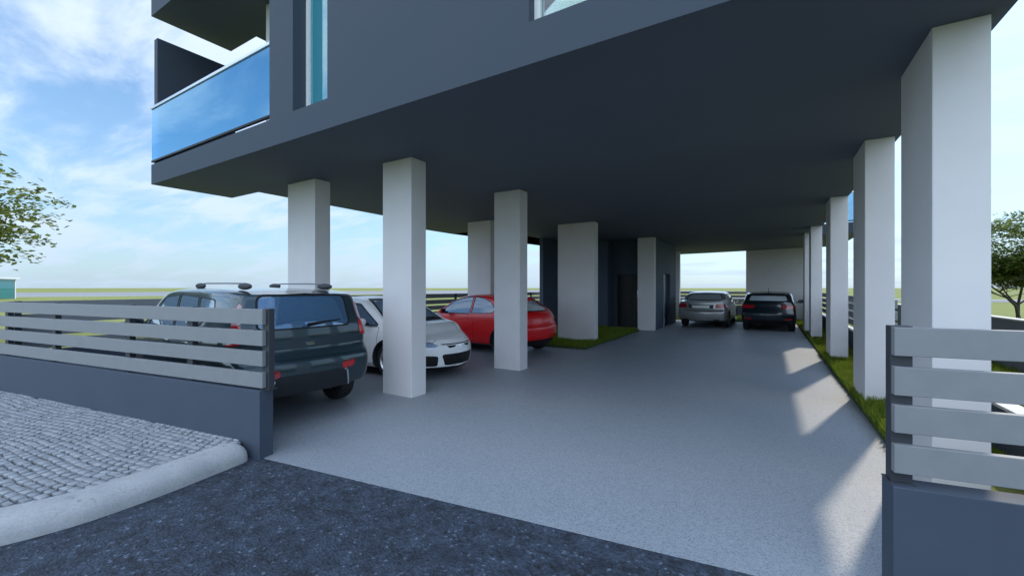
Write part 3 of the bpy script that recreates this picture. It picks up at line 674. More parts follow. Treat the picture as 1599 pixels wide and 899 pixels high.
def wheel(root, x, y, r, wd, spokes, rim_r=None, flip=1, m=None, back=False):
    """tyre lathe with its alloy rim as a sub-part; axis along y, outer side at +flip"""
    rim_r = rim_r or r*.66; n = 44
    pr = [(rim_r-.01, -wd/2+.012), (rim_r+.02, -wd/2), (r-.045, -wd/2+.004), (r-.014, -wd/2+.022), (r-.002, -wd/2+.05), (r, 0), (r-.002, wd/2-.05), (r-.014, wd/2-.022), (r-.045, wd/2-.004), (rim_r+.02, wd/2), (rim_r-.01, wd/2-.012)]
    vs = []; fs = []; K = len(pr)
    for i in range(n):
        a = 2*math.pi*i/n
        for k, (q, yy) in enumerate(pr): vs.append((q*math.cos(a), yy, q*math.sin(a)))
    for i in range(n):
        j = (i+1) % n
        for k in range(K): fs.append((i*K+k, i*K+(k+1) % K, j*K+(k+1) % K, j*K+k))
    ty = link('wheel', mesh(vs, fs), root, m_rubber, 30); ty.location = (x, y, r)
    bm = bmesh.new(); F = flip
    rp = [(rim_r, -wd/2*F+.02*F), (rim_r-.015, wd/2*F-.03*F), (rim_r+.004, wd/2*F-.004*F), (rim_r-.012, wd/2*F+.001*F), (rim_r-.03, wd/2*F-.02*F), (rim_r-.035, 0)]
    ring = []
    for i in range(n):
        a = 2*math.pi*i/n; ring.append([bm.verts.new((q*math.cos(a), yy, q*math.sin(a))) for q, yy in rp])
    for i in range(n):
        for k in range(len(rp)-1): bm.faces.new((ring[i][k], ring[i][k+1], ring[(i+1) % n][k+1], ring[(i+1) % n][k]))
    yo = (wd/2-.02)*F
    for s in range(spokes):
        a = 2*math.pi*s/spokes; M = Matrix.Rotation(a, 4, 'Y'); hw = .55*rim_r*math.pi/spokes*.62
        q = [bm.verts.new(M @ Vector(v)) for v in ((.03, yo+.002*F, -hw), (rim_r-.02, yo-.006*F, -hw*.62), (rim_r-.02, yo-.006*F, hw*.62), (.03, yo+.002*F, hw), (.03, yo-.03*F, -hw), (rim_r-.02, yo-.035*F, -hw*.62), (rim_r-.02, yo-.035*F, hw*.62), (.03, yo-.03*F, hw))]
        for f in ((0, 1, 2, 3), (7, 6, 5, 4), (0, 4, 5, 1), (3, 2, 6, 7), (1, 5, 6, 2), (0, 3, 7, 4)): bm.faces.new([q[k] for k in f])
        if back:      # the back of the spokes, seen from behind the car
            q = [bm.verts.new(M @ Vector(v)) for v in ((.03, -yo*.55, -hw*.9), (rim_r-.02, -yo*.75, -hw*.6), (rim_r-.02, -yo*.75, hw*.6), (.03, -yo*.55, hw*.9))]; bm.faces.new(q)
    hub = [bm.verts.new((.062*math.cos(2*math.pi*i/18), yo+.008*F, .062*math.sin(2*math.pi*i/18))) for i in range(18)]; hb = [bm.verts.new((.075*math.cos(2*math.pi*i/18), yo-.04*F, .075*math.sin(2*math.pi*i/18))) for i in range(18)]
    bm.faces.new(hub)
    for i in range(18): bm.faces.new((hub[i], hub[(i+1) % 18], hb[(i+1) % 18], hb[i]))
    link('rim', from_bm(bm), ty, m or m_rim, 35)
    bd = prism('y', [((rim_r-.02)*math.cos(2*math.pi*i/24), (rim_r-.02)*math.sin(2*math.pi*i/24)) for i in range(24)], *sorted((-.055*F, -.045*F))); link('brake_disc', bd, ty, m_black)
    return ty
def slab_x(poly, x0, x1): return prism('x', poly, x0, x1)
class Car:
    def __init__(s, S, root, pm, up=(3, 3)):
        s.S = S; s.root = root; s.pm = pm; s.up = up; s.body = slots(car_loft(S, 0, up), [pm, m_dark], 0); s.cache = {}
        z = np.array([p.center.z for p in s.body.polygons])
        for p in s.body.polygons:
            if p.normal.z < -.75 and p.center.z < .4: p.material_index = 1
    def loft(s, off):
        if off not in s.cache: s.cache[off] = car_loft(s.S, off, s.up)
        return s.cache[off].copy()
    def cut(s, cutter):
        s.body = boolean(s.body, slots(cutter, [s.pm, m_dark], 1), 'DIFFERENCE')
    def panel(s, name, pr, o_out, o_in, m, parent=None, edge=None, label=None):
        """piece of the car's skin between two offsets, inside the prism"""
        mats = [m, edge or m]; pr = slots(pr, mats, 1)
        a = boolean(slots(s.loft(o_out), mats, 0), pr, 'INTERSECT'); a = boolean(a, slots(s.loft(o_in), mats, 1), 'DIFFERENCE')
        o = link(name, a, parent or s.root, None, 40)
        if label: o['label'] = label
        return o
    def sides(s, name, poly, o_out, o_in, m, edge=None, which=(1, -1), parents=None):
        out = []
        for sg in which:
            out.append(s.panel(name, prism('y', poly, *sorted((sg*.32, sg*1.3))), o_out, o_in, m, parents[sg] if parents else None, edge))
        return out
    def base(s, wx, wr, arch, cab, wins_side, win_rear=None, win_front=None, gm=None, gm_rear=None, gm_front=None, wheels=7, wy=None, wd=.205, trim=.014, rim=None, back=False):
        S = s.S
        cut = []
        for x in wx:
            for sg in (1, -1): cut.append(cyl_y(x, wr+.005, arch, *sorted((sg*.44, sg*1.3))))
        for c in cut: s.cut(c)
        cav = boolean(car_loft(S, .055, s.up), prism('y', cab, -2, 2), 'INTERSECT'); s.cut(cav)
        for poly in wins_side:
            for sg in (1, -1):
                s.cut(prism('y', poly, *sorted((sg*.3, sg*1.3))))
        for poly, rg in ((win_rear, 'r'), (win_front, 'f')):
            if poly: s.cut(slab_x(poly, *(S['cut_'+rg])))
        b = link('body', s.body, s.root, None, 38); s.bo = b
        for poly in wins_side:
            for sg in (1, -1):
                pr = boolean(prism('y', grow(poly, trim), *sorted((sg*.32, sg*1.3))), prism('y', poly, *sorted((sg*.2, sg*1.4))), 'DIFFERENCE')
                w = s.panel('side_window', prism('y', grow(poly, .006), *sorted((sg*.32, sg*1.3))), .004, .010, gm or g_car)
                s.panel('window_trim', pr, -.003, .02, m_black, w)
        for poly, rg, nm, g in ((win_rear, 'r', 'rear_window', gm_rear or gm or g_car), (win_front, 'f', 'windscreen', gm_front or gm or g_car)):
            if poly:
                w = s.panel(nm, slab_x(grow(poly, .006), *(S['cut_'+rg])), .004, .010, g)
                pr = boolean(slab_x(grow(poly, trim*1.6), *(S['cut_'+rg])), slab_x(poly, S['cut_'+rg][0]-.1, S['cut_'+rg][1]+.1), 'DIFFERENCE')
                s.panel('window_trim', pr, -.002, .02, m_black, w)
        for x in wx:
            for sg in (1, -1):
                y = interp(S['W'], x)-wd/2-.035 if wy is None else wy
                wheel(s.root, x, sg*y, wr, wd, wheels, flip=sg, m=rim, back=back)
    def groove(s, poly, w=.006, d=.012, axis='y', rng_=None):
        """a shut line: a thin dark strip of the skin that follows the outline"""
        ring = boolean(prism(axis, grow(poly, w/2), *rng_), prism(axis, grow(poly, -w/2), rng_[0]-.05, rng_[1]+.05), 'DIFFERENCE'); return ring
    def seam(s, name, poly, axis, rg, w=.007, parent=None):
        return s.panel(name, s.groove(poly, w, axis=axis, rng_=rg), -.0012, .006, m_black, parent)
    def seat(s, x, y, z=.32, back=True, head=True):
        bm = bmesh.new(); box_bm(bm, x-.05, x+.47, y-.24, y+.24, z, z+.17, .05)
        box_bm(bm, -.09, .06, y-.24, y+.24, 0, .58, .05, Matrix.Translation((x, 0, z+.12)) @ Matrix.Rotation(R(-14), 4, 'Y'))
        if head: box_bm(bm, -.06, .05, y-.13, y+.13, .62, .80, .045, Matrix.Translation((x, 0, z+.12)) @ Matrix.Rotation(R(-14), 4, 'Y')); box_bm(bm, -.02, .0, y-.06, y+.06, .5, .66, 0, Matrix.Translation((x, 0, z+.12)) @ Matrix.Rotation(R(-14), 4, 'Y'))
        link('seat', from_bm(bm), s.root, m_seat, 40)
    def steering(s, x, y, z):
        me = tube([(0, .18*math.cos(a), .18*math.sin(a)) for a in np.linspace(0, 2*math.pi, 25)[:-1]], .014, 8, True); bm = bmesh.new(); bm.from_mesh(me)
        box_bm(bm, .0, .03, -.17, .17, -.02, .02, .008); box_bm(bm, .0, .03, -.015, .015, -.17, 0, .005)
        o = link('steering_wheel', from_bm(bm), s.root, m_black, 50); o.location = (x, y, z); o.rotation_euler = (0, R(25), 0)
    def mirror(s, x, z, y, m, wdt=.21, h=.14):
        for sg in (1, -1):
            me = tube([(0, 0, 0), (.0, sg*.02, .005), (0, sg*.06, .01)], [.03, .026, .02], 8)
            o = link('door_mirror', me, s.root, m_black, 50); o.location = (x, sg*y, z)
            bm = bmesh.new(); bmesh.ops.create_uvsphere(bm, u_segments=18, v_segments=12, radius=1)
            for v in bm.verts:
                c = v.co; c.x = math.copysign(abs(c.x)**.8, c.x)*.065*(1 if c.x > 0 else .45); c.y = math.copysign(abs(c.y)**.7, c.y)*wdt/2; c.z = math.copysign(abs(c.z)**.75, c.z)*h/2
                c.y = c.y*sg+sg*(.06+wdt/2); c.z += .045
            link('housing', from_bm(bm), o, m, 60)
            bm = bmesh.new(); box_bm(bm, -.034, -.029, *sorted((sg*.08, sg*(.03+wdt))), .0, .095, .0); link('mirror_glass', from_bm(bm), o, m_mirror)
    def handles(s, pts, m):
        for x, z in pts:
            for sg in (1, -1):
                y = interp(s.S['W'], x)*.985; bm = bmesh.new(); box_bm(bm, x-.1, x+.1, *sorted((sg*(y-.02), sg*(y+.028))), z-.014, z+.014, .009); link('door_handle', from_bm(bm), s.root, m, 40)
    def local_box(s, name, a, m, bev=.01, parent=None, M=None):
        return box(name, *a, m, parent or s.root, bev, M)
def mirror_y(p): return [(-a, b) for a, b in p]
def carroot(name, u, v, heading, label): return empty(name, (u, v, 0.006), heading, label, 'car', 'cars parked under the building')

# --- boxy dark teal compact suv, nose away to the left
def suv():
    S = dict(roof=[(-1.86, 1.535), (-1.5, 1.575), (-.6, 1.605), (.1, 1.60), (.5, 1.56), (.75, 1.46), (1.2, 1.10), (1.3, 1.05), (1.6, 1.01), (1.95, .88)],
             belt=[(-1.95, 1.13), (-.9, 1.10), (.4, 1.04), (1.1, .99), (1.6, .94), (2, .82)], bot=[(-2, .40), (-1.55, .37), (-1.3, .25), (1.4, .22), (2, .26)],
             W=[(-2, .80), (-1.6, .855), (-1.2, .895), (-.7, .885), (.5, .885), (1.4, .89), (1.8, .865), (2, .83)],
             rear=[(.25, -1.95), (.40, -2.03), (.62, -2.075), (.74, -2.07), (.80, -2.03), (.86, -1.975), (1.0, -1.985), (1.10, -1.975), (1.3, -1.93), (1.55, -1.86)],
             front=[(.2, 2.0), (.45, 2.05), (.7, 2.04), (.85, 1.98), (.95, 1.9), (1.1, 1.8)], tumble=.19, rail_in=.045, bulge_r=.09, cut_r=(-2.3, -1.62), cut_f=(.2, 1.35))
    root = carroot('parked_suv', -6.59, 3.17, R(180-5.5), 'boxy dark teal SUV with roof rails, parked right behind the left slat fence')
    c = Car(S, root, paint('paint_teal', (.020, .040, .050)))
    wins = [chaikin([(1.0, 1.09), (.47, 1.47), (-.10, 1.505), (-.12, 1.09)], 1), chaikin([(-.20, 1.09), (-.18, 1.505), (-.86, 1.485), (-.96, 1.13)], 1), chaikin([(-1.04, 1.15), (-.95, 1.485), (-1.38, 1.455), (-1.42, 1.32)], 1)]
    rw = chaikin([(-.545, 1.135), (.545, 1.135), (.505, 1.50), (-.505, 1.50)], 2)
    fw = chaikin([(-.62, 1.10), (.62, 1.10), (.55, 1.47), (-.55, 1.47)], 2)
    c.base((-1.17, 1.28), .335, .385, [(-1.72, .36), (.75, .36), (.95, .95), (.95, 2), (-1.9, 2), (-1.80, .8)], wins, rw, fw, gm=g_carside, gm_rear=g_carblue, wheels=5, wd=.225, wy=.81, back=True)
    # rear end
    tg = c.panel('tailgate', slab_x(chaikin([(-.57, .79), (.57, .79), (.585, 1.02), (.56, 1.118), (-.56, 1.118), (-.585, 1.02)], 1), -2.4, -1.6), -.012, .03, c.pm, edge=m_dark)
    link('latch', prism('x', chaikin([(-.05, .925), (.05, .925), (.05, .965), (-.05, .965)], 1), -2.006, -1.95), tg, m_chrome)
    for sg in (1, -1):
        lp = c.panel('tail_lamp', slab_x(chaikin([(sg*.70, .99), (sg*.90, .97), (sg*.90, 1.19), (sg*.695, 1.19)], 1), -2.2, -1.83), -.010, .02, m_red)
        c.panel('lens', slab_x(chaikin([(sg*.694, 1.195), (sg*.90, 1.195), (sg*.90, 1.40), (sg*.66, 1.42)], 1), -2.2, -1.81), -.008, .02, m_pink, lp)
        c.panel('bumper_reflector', slab_x(chaikin([(sg*.37, .60), (sg*.54, .615), (sg*.565, .695), (sg*.37, .68)], 1), -2.3, -1.75), -.008, .02, m_red)
    bp = c.panel('rear_bumper_trim', slab_x(chaikin([(-.47, .385), (.47, .385), (.425, .57), (.37, .605), (-.37, .605), (-.425, .57)], 1), -2.4, -1.55), -.022, .03, mat('bumper_black', (.012, .013, .015), .35, var=.1, vscale=8))
    c.panel('skid_plate', slab_x(chaikin([(-.49, .385), (-.468, .385), (-.422, .57), (-.44, .59)], 0), -2.4, -1.6), -.024, .01, m_chrome, bp); c.panel('skid_plate', slab_x(chaikin([(.49, .385), (.468, .385), (.422, .57), (.44, .59)][::-1], 0), -2.4, -1.6), -.024, .01, m_chrome, bp)
    # wiper, rails, mirrors, doors
    wp = link('rear_wiper', tube([(-2.035, .05, 1.165), (-2.025, -.15, 1.19), (-2.012, -.36, 1.205)], [.022, .013, .007], 8), root, m_black, 50)
    for sg in (1, -1):
        y = sg*.485
        rl = link('roof_rail', tube([(-1.45, y, 1.645), (-.9, y, 1.652), (-.2, y, 1.655), (.02, y, 1.648)], .009, 8), root, mat('rail_silver', (.22, .22, .24), .35, metal=.7), 50)
        for x0, x1, zz in ((-1.62, -1.24, 1.612), (-.16, .22, 1.622)):
            bm = bmesh.new(); bmesh.ops.create_uvsphere(bm, u_segments=16, v_segments=10, radius=1)
            for v in bm.verts: v.co = Vector(((x0+x1)/2+v.co.x*(x1-x0)/2, y+v.co.y*.027, zz+v.co.z*.04))
            link('rail_foot', from_bm(bm), rl, mat('rail_plastic', (.014, .012, .02), .55, var=.1), 60)
    c.mirror(.78, 1.07, .86, c.pm); c.handles([(-.02, .93), (-.82, .95)], m_chrome)
    for poly in ([(.98, .34), (1.0, 1.06), (-.13, 1.06), (-.13, .34)], [(-.19, .34), (-.19, 1.06), (-.97, 1.09), (-.97, .72), (-.80, .34)]):
        c.sides('door_seam', poly, 0, 0, m_black) if False else [c.seam('door_seam', poly, 'y', tuple(sorted((sg*.5, sg*1.3)))) for sg in (1, -1)]
    c.sides('sill_trim', [(-.83, .22), (.86, .22), (.86, .34), (-.83, .34)], -.010, .03, m_black)
    for sg in (1, -1):
        c.panel('headlight', slab_x(chaikin([(sg*.50, .66), (sg*.82, .68), (sg*.80, .86), (sg*.55, .82)], 1), 1.4, 2.2), -.006, .02, m_reflamp)
    c.panel('grille', slab_x(chaikin([(-.42, .36), (.42, .36), (.46, .66), (-.46, .66)], 1), 1.5, 2.3), -.006, .02, m_black)
    for x, y in ((.12, .36), (.12, -.36), (-.85, .38), (-.85, -.38)): c.seat(x, y, .46)
    c.steering(.62, .36, 1.02)
suv()

# --- white saloon, nose towards the driveway
def white_car():
    S = dict(roof=[(-2.05, 1.0), (-1.75, 1.03), (-1.3, 1.20), (-.8, 1.37), (-.2, 1.43), (.2, 1.42), (.5, 1.35), (1.05, 1.03), (1.2, .965), (1.6, .87), (1.95, .745), (2.08, .69)],
             belt=[(-2, .93), (-1, .93), (.3, .88), (1.1, .83), (1.6, .76), (2.05, .62)], bot=[(-2.2, .28), (-1.4, .2), (1.3, .15), (1.9, .18), (2.2, .17)],
             W=[(-2.2, .80), (-1.5, .85), (-.6, .865), (.6, .86), (1.3, .865), (1.75, .845), (2.1, .79)],
             rear=[(.25, -2.12), (.5, -2.22), (.75, -2.2), (.95, -2.12), (1.0, -2.08)],
             front=[(.17, 2.12), (.24, 2.2), (.42, 2.22), (.55, 2.21), (.62, 2.19), (.70, 2.10), (.75, 2.0)], tumble=.30, bulge_f=.34, bulge_r=.15, cut_r=(-1.9, -.5), cut_f=(.1, 1.35))
    root = carroot('parked_sedan', -6.92, 5.95, R(0), 'glossy white car, nose to the driveway, between the teal SUV and red hatchback')
    c = Car(S, root, paint('paint_white', (.86, .86, .86), metal=0.0, coat=.45))
    wins = [chaikin([(.95, .925), (.36, 1.28), (-.28, 1.325), (-.24, .93)], 1), chaikin([(-.34, .935), (-.38, 1.325), (-.86, 1.27), (-1.25, 1.08), (-1.2, .96)], 1)]
    rw = chaikin([(-.56, 1.06), (.56, 1.06), (.48, 1.29), (-.48, 1.29)], 2); fw = chaikin([(-.68, .99), (.68, .99), (.52, 1.355), (-.52, 1.355)], 2)
    c.base((-1.30, 1.25), .318, .375, [(-1.4, .3), (.6, .3), (.85, .80), (.85, 2), (-1.6, 2), (-1.6, .8)], wins, rw, fw, gm=g_carblue, gm_rear=g_carsky, gm_front=g_carsky, wheels=11, trim=.022)
    F0, F1 = 1.2, 2.5
    for sg in (1, -1):
        hl = c.panel('headlight', slab_x(chaikin([(sg*.43, .60), (sg*.52, .555), (sg*.80, .585), (sg*.84, .71), (sg*.70, .70), (sg*.54, .655)], 1), 1.55, F1), -.003, .004, g_lens)
        c.panel('reflector', slab_x(chaikin([(sg*.44, .602), (sg*.52, .558), (sg*.79, .588), (sg*.83, .708), (sg*.70, .698), (sg*.54, .653)], 1), 1.55, F1), .004, .03, m_reflamp, hl)
        c.panel('fog_recess', slab_x(chaikin([(sg*.46, .245), (sg*.73, .26), (sg*.74, .40), (sg*.68, .44), (sg*.46, .42)], 1), 1.6, F1), -.002, .03, m_black)
    gl = c.panel('grille', slab_x(chaikin([(-.37, .603), (.37, .603), (.40, .622), (-.40, .622)], 0), F0, F1), -.002, .03, m_black)
    for sg in (1, -1): c.panel('vent', slab_x(chaikin([(sg*.31, .590), (sg*.10, .590), (sg*.15, .555), (sg*.26, .545)], 0), F0, F1), -.001, .03, m_black, gl)
    em = [(-.085, .575), (-.04, .56), (0, .548), (.04, .56), (.085, .575), (.05, .578), (0, .566), (-.05, .578)]
    c.panel('emblem', slab_x(em, F0, F1), -.017, .0, m_chrome, gl)
    c.panel('lower_grille', slab_x(chaikin([(-.34, .25), (.34, .25), (.40, .42), (.37, .445), (-.37, .445), (-.40, .42)], 1), F0, F1), -.002, .03, m_black)
    c.panel('front_lip', slab_x(chaikin([(-.60, .14), (.60, .14), (.74, .24), (.56, .205), (-.56, .205), (-.74, .24)], 0), F0, F1), -.008, .03, m_black)
    c.panel('cowl', prism('z', [(1.05, -.60), (1.12, -.60), (1.16, 0), (1.12, .60), (1.05, .60), (1.09, 0)], .8, 1.2), -.004, .02, m_black)
    c.seam('bonnet_seam', [(1.17, -.66), (1.72, -.66), (1.98, -.50), (2.02, 0), (1.98, .50), (1.72, .66), (1.17, .66)], 'z', (.62, 1.3))
    c.mirror(.74, .94, .84, c.pm); c.handles([(-.12, .80), (-1.05, .82)], c.pm)
    for poly in ([(.98, .30), (1.0, .89), (-.29, .9), (-.29, .24), (.8, .24)], [(-.29, .24), (-.29, .9), (-1.15, .92), (-1.0, .62), (-.90, .24)]):
        for sg in (1, -1): c.seam('door_seam', poly, 'y', tuple(sorted((sg*.5, sg*1.3))))
    for x, y in ((.05, .36), (.05, -.36), (-.85, .36), (-.85, -.36)): c.seat(x, y, .28)
    c.steering(.55, .36, .86)
    for sg in (1, -1): c.panel('tail_lamp', slab_x(chaikin([(sg*.5, .78), (sg*.8, .76), (sg*.8, .92), (sg*.5, .9)], 1), -2.4, -1.8), -.004, .02, m_red)
white_car()

# --- red three door hatchback, tail towards the driveway
def red_car():
    S = dict(roof=[(-1.18, 1.355), (-.9, 1.40), (-.45, 1.44), (0, 1.43), (.35, 1.37), (.6, 1.27), (1.05, .985), (1.15, .94), (1.5, .87), (1.72, .78)],
             belt=[(-1.8, 1.02), (-1, 1.0), (0, .935), (1, .88), (1.7, .70)], bot=[(-1.9, .34), (-1.45, .30), (-1.2, .23), (1.2, .2), (1.9, .22)],
             W=[(-1.9, .78), (-1.4, .835), (-.8, .84), (.5, .83), (1.2, .84), (1.6, .81), (1.8, .76)],
             rear=[(.25, -1.72), (.42, -1.83), (.60, -1.855), (.70, -1.83), (.76, -1.79), (.95, -1.745), (1.02, -1.68), (1.2, -1.42), (1.33, -1.22), (1.4, -1.16)],
             front=[(.2, 1.80), (.4, 1.87), (.6, 1.86), (.75, 1.78)], tumble=.30, bulge_r=.16, bulge_f=.28, cut_r=(-2.0, -.95), cut_f=(.1, 1.2))
    root = carroot('parked_hatchback', -6.42, 9.20, R(180-7), 'bright red three door hatchback with pale rear glass beside the shaded grass bed')
    c = Car(S, root, paint('paint_red', (.76, .004, .007), metal=0.0, coat=.35))
    wins = [chaikin([(1.0, .945), (.46, 1.285), (.05, 1.365), (-.16, 1.375), (-.12, .965)], 1), chaikin([(-.20, .97), (-.235, 1.37), (-.50, 1.345), (-.78, 1.25), (-.97, 1.08), (-.88, 1.0)], 1)]
    rw = chaikin([(-.56, 1.05), (.56, 1.05), (.46, 1.30), (-.46, 1.30)], 2); fw = chaikin([(-.62, .99), (.62, .99), (.5, 1.335), (-.5, 1.335)], 2)
    c.base((-1.18, 1.14), .308, .352, [(-1.35, .33), (.55, .33), (.8, .82), (.8, 2), (-1.45, 2), (-1.45, .9)], wins, rw, fw, gm=g_carblue, gm_rear=g_carpale, wheels=13)
    c.panel('tailgate', slab_x(chaikin([(-.62, .705), (.62, .705), (.60, .97), (.54, 1.025), (-.54, 1.025), (-.60, .97)], 1), -2.2, -1.3), -.010, .03, c.pm, edge=m_dark)
    for sg in (1, -1):
        c.panel('tail_lamp', slab_x(chaikin([(sg*.62, .84), (sg*.78, .82), (sg*.76, .97), (sg*.60, 1.0)], 1), -2.0, -1.38), -.008, .02, m_red)
        c.panel('bumper_reflector', slab_x(chaikin([(sg*.56, .40), (sg*.70, .41), (sg*.70, .45), (sg*.56, .44)], 0), -2.2, -1.4), -.004, .02, m_red)
    c.panel('rear_valance', slab_x(chaikin([(-.66, .22), (.66, .22), (.70, .335), (.5, .36), (-.5, .36), (-.70, .335)], 1), -2.2, -1.35), -.010, .03, m_black)
    c.panel('roof_spoiler', prism('z', chaikin([(-1.28, -.48), (-1.08, -.50), (-1.08, .50), (-1.28, .48)], 1), 1.28, 1.5), -.022, .02, c.pm)
    c.mirror(.66, .96, .81, c.pm, .18, .13); c.handles([(0.0, .84)], c.pm)
    for sg in (1, -1): c.seam('door_seam', [(.92, .30), (.94, .92), (-.22, .945), (-.30, .7), (-.28, .27), (.78, .27)], 'y', tuple(sorted((sg*.5, sg*1.3)))); c.panel('headlight', slab_x(chaikin([(sg*.45, .60), (sg*.74, .62), (sg*.70, .78), (sg*.5, .74)], 1), 1.2, 2), -.004, .02, m_reflamp)
    c.panel('grille', slab_x(chaikin([(-.3, .3), (.3, .3), (.24, .5), (-.24, .5)], 1), 1.4, 2.2), -.003, .02, m_black)
    for x, y in ((-.02, .34), (-.02, -.34), (-.75, .32), (-.75, -.32)): c.seat(x, y, .32)
    c.steering(.46, .34, .92)
red_car()

# --- two cars parked with their tails to the viewer
def grey_sedan():
    S = dict(roof=[(-2.34, 1.06), (-1.9, 1.085), (-1.65, 1.11), (-1.1, 1.33), (-.6, 1.43), (0, 1.45), (.4, 1.42), (1.2, 1.03), (1.35, .98), (1.9, .88), (2.2, .76)],
             belt=[(-2.4, .99), (-1, .97), (.3, .93), (1.2, .89), (2.2, .68)], bot=[(-2.5, .30), (-1.5, .22), (1.5, .2), (2.4, .24)],
             W=[(-2.5, .85), (-1.8, .905), (-.6, .925), (.6, .92), (1.6, .91), (2.2, .85)],
             rear=[(.25, -2.36), (.42, -2.46), (.60, -2.49), (.70, -2.47), (.74, -2.43), (.95, -2.41), (1.03, -2.41), (1.1, -2.36)],
             front=[(.2, 2.38), (.5, 2.45), (.7, 2.38), (.8, 2.25)], tumble=.34, bulge_r=.16, bulge_f=.3, cut_r=(-2.05, -.7), cut_f=(.2, 1.4))
    root = carroot('parked_sedan', -2.22, 20.55, R(90-2), 'silver grey sedan with blank white plate, tail to the viewer at the back')
    c = Car(S, root, paint('paint_silver', (.40, .40, .40), metal=.45, rough=.3))
    wins = [chaikin([(1.0, .97), (.4, 1.31), (-.2, 1.36), (-.2, .99)], 1), chaikin([(-.3, .99), (-.3, 1.36), (-.75, 1.32), (-1.25, 1.10), (-1.1, 1.01)], 1)]
    rw = chaikin([(-.68, 1.115), (.68, 1.115), (.55, 1.35), (-.55, 1.35)], 2); fw = chaikin([(-.66, 1.02), (.66, 1.02), (.52, 1.37), (-.52, 1.37)], 2)
    c.base((-1.40, 1.45), .335, .38, [(-1.6, .35), (.7, .35), (.9, .85), (.9, 2), (-1.75, 2), (-1.7, .9)], wins, rw, fw, gm=g_car, gm_rear=g_carpale, wheels=9, wd=.24)
    for sg in (1, -1):
        c.panel('tail_lamp', slab_x(chaikin([(sg*.50, .80), (sg*.88, .80), (sg*.90, .96), (sg*.62, .985), (sg*.55, .95)], 1), -2.7, -2.0), -.008, .02, m_red)
        link('exhaust_tip', prism('x', chaikin([(sg*.46, .305), (sg*.68, .305), (sg*.68, .35), (sg*.46, .35)], 1), -2.47, -2.3), root, m_black)
    bl = c.panel('boot_lid', slab_x(chaikin([(-.60, .745), (.60, .745), (.53, .95), (.58, 1.04), (-.58, 1.04), (-.53, .95)], 1), -2.7, -2.0), -.006, .03, c.pm, edge=m_dark)
    c.panel('plate_recess', slab_x(chaikin([(-.44, .79), (.44, .79), (.47, .93), (-.47, .93)], 0), -2.7, -2.2), -.0075, .0, m_dark, bl)
    c.panel('number_plate', slab_x([(-.32, .80), (.32, .80), (.32, .90), (-.32, .90)], -2.7, -2.2), -.014, .0, m_plate)
    c.panel('bumper_strip', slab_x([(-.84, .685), (.84, .685), (.84, .70), (-.84, .70)], -2.7, -1.9), -.005, .01, m_chrome)
    c.panel('rear_valance', slab_x(chaikin([(-.72, .22), (.72, .22), (.66, .30), (-.66, .30)], 0), -2.7, -1.9), -.010, .03, m_black)
    c.mirror(.78, .98, .91, m_black); c.handles([(-.12, .86), (-1.0, .88)], c.pm)
    for sg in (1, -1): c.seam('door_seam', [(1.0, .3), (1.0, .95), (-.25, .97), (-.25, .28)], 'y', tuple(sorted((sg*.5, sg*1.3)))); c.seam('door_seam', [(-.25, .28), (-.25, .97), (-1.2, .99), (-.98, .6), (-.92, .28)], 'y', tuple(sorted((sg*.5, sg*1.3))))
    for x, y in ((.05, .38), (.05, -.38), (-.95, .38), (-.95, -.38)): c.seat(x, y, .30)
grey_sedan()

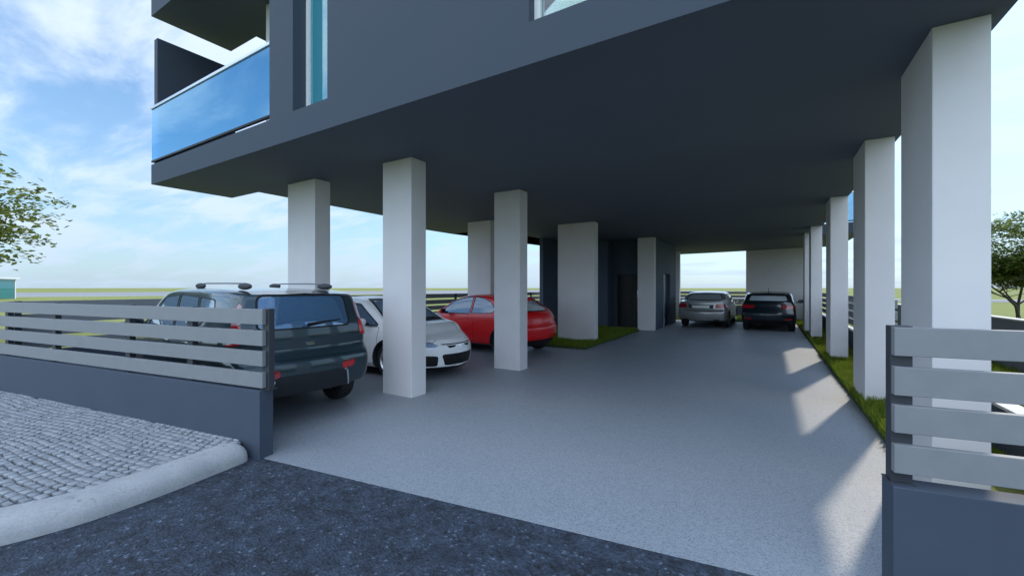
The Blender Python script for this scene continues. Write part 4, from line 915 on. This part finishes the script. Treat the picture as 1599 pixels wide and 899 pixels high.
def dark_hatch():
    S = dict(roof=[(-1.66, 1.385), (-1.2, 1.43), (-.5, 1.465), (0, 1.46), (.4, 1.41), (1.1, 1.02), (1.25, .97), (1.7, .89), (1.95, .78)],
             belt=[(-2, 1.02), (-1, .99), (.2, .94), (1.1, .89), (1.95, .70)], bot=[(-2.1, .31), (-1.3, .22), (1.3, .2), (2.1, .24)],
             W=[(-2.1, .83), (-1.5, .88), (-.6, .89), (.6, .885), (1.4, .885), (2, .82)],
             rear=[(.25, -1.98), (.42, -2.08), (.62, -2.11), (.72, -2.09), (.8, -2.03), (1.0, -1.98), (1.1, -1.93), (1.25, -1.80), (1.38, -1.69), (1.5, -1.64)],
             front=[(.2, 2.08), (.5, 2.14), (.7, 2.06), (.8, 1.98)], tumble=.27, bulge_r=.14, bulge_f=.28, cut_r=(-2.2, -1.35), cut_f=(.2, 1.3))
    root = carroot('parked_hatchback', .05, 20.05, R(90-2), 'dark blue black hatchback with red lamps, tail to the viewer before the broad white column')
    c = Car(S, root, paint('paint_midnight', (.014, .022, .032)))
    wins = [chaikin([(.95, .975), (.4, 1.30), (-.16, 1.37), (-.14, .995)], 1), chaikin([(-.24, .995), (-.25, 1.37), (-.75, 1.34), (-1.15, 1.12), (-1.0, 1.02)], 1)]
    rw = chaikin([(-.62, 1.125), (.62, 1.125), (.53, 1.33), (-.53, 1.33)], 2); fw = chaikin([(-.64, 1.02), (.64, 1.02), (.52, 1.37), (-.52, 1.37)], 2)
    c.base((-1.27, 1.30), .328, .372, [(-1.5, .35), (.6, .35), (.85, .85), (.85, 2), (-1.75, 2), (-1.65, .9)], wins, rw, fw, gm=g_car, gm_rear=g_carpale, wheels=9, wd=.23)
    for sg in (1, -1):
        c.panel('tail_lamp', slab_x(chaikin([(sg*.42, .88), (sg*.52, .835), (sg*.84, .84), (sg*.86, .98), (sg*.46, .965)], 1), -2.3, -1.62), -.008, .02, m_red)
        c.panel('bumper_reflector', slab_x(chaikin([(sg*.52, .415), (sg*.74, .44), (sg*.76, .50), (sg*.54, .48)], 1), -2.4, -1.7), -.006, .02, m_red)
    c.panel('tailgate', slab_x(chaikin([(-.66, .74), (.66, .74), (.62, 1.03), (.58, 1.10), (-.58, 1.10), (-.62, 1.03)], 1), -2.4, -1.5), -.005, .03, c.pm, edge=m_dark)
    c.panel('rear_valance', slab_x(chaikin([(-.70, .22), (.70, .22), (.62, .40), (-.62, .40)], 1), -2.4, -1.6), -.010, .03, m_black)
    c.panel('roof_spoiler', prism('z', chaikin([(-1.76, -.52), (-1.5, -.55), (-1.5, .55), (-1.76, .52)], 1), 1.3, 1.6), -.022, .02, c.pm)
    link('antenna', tube([(-1.30, 0, 1.43), (-1.36, 0, 1.50), (-1.44, 0, 1.60)], [.014, .007, .005], 6), root, m_black, 60)
    c.mirror(.72, 1.0, .90, m_black); c.handles([(-.08, .87), (-.92, .9)], c.pm)
    for sg in (1, -1): c.seam('door_seam', [(.96, .3), (.96, .95), (-.19, .97), (-.19, .28)], 'y', tuple(sorted((sg*.5, sg*1.3))))
    for x, y in ((.05, .36), (.05, -.36), (-.9, .36), (-.9, -.36)): c.seat(x, y, .34)
dark_hatch()
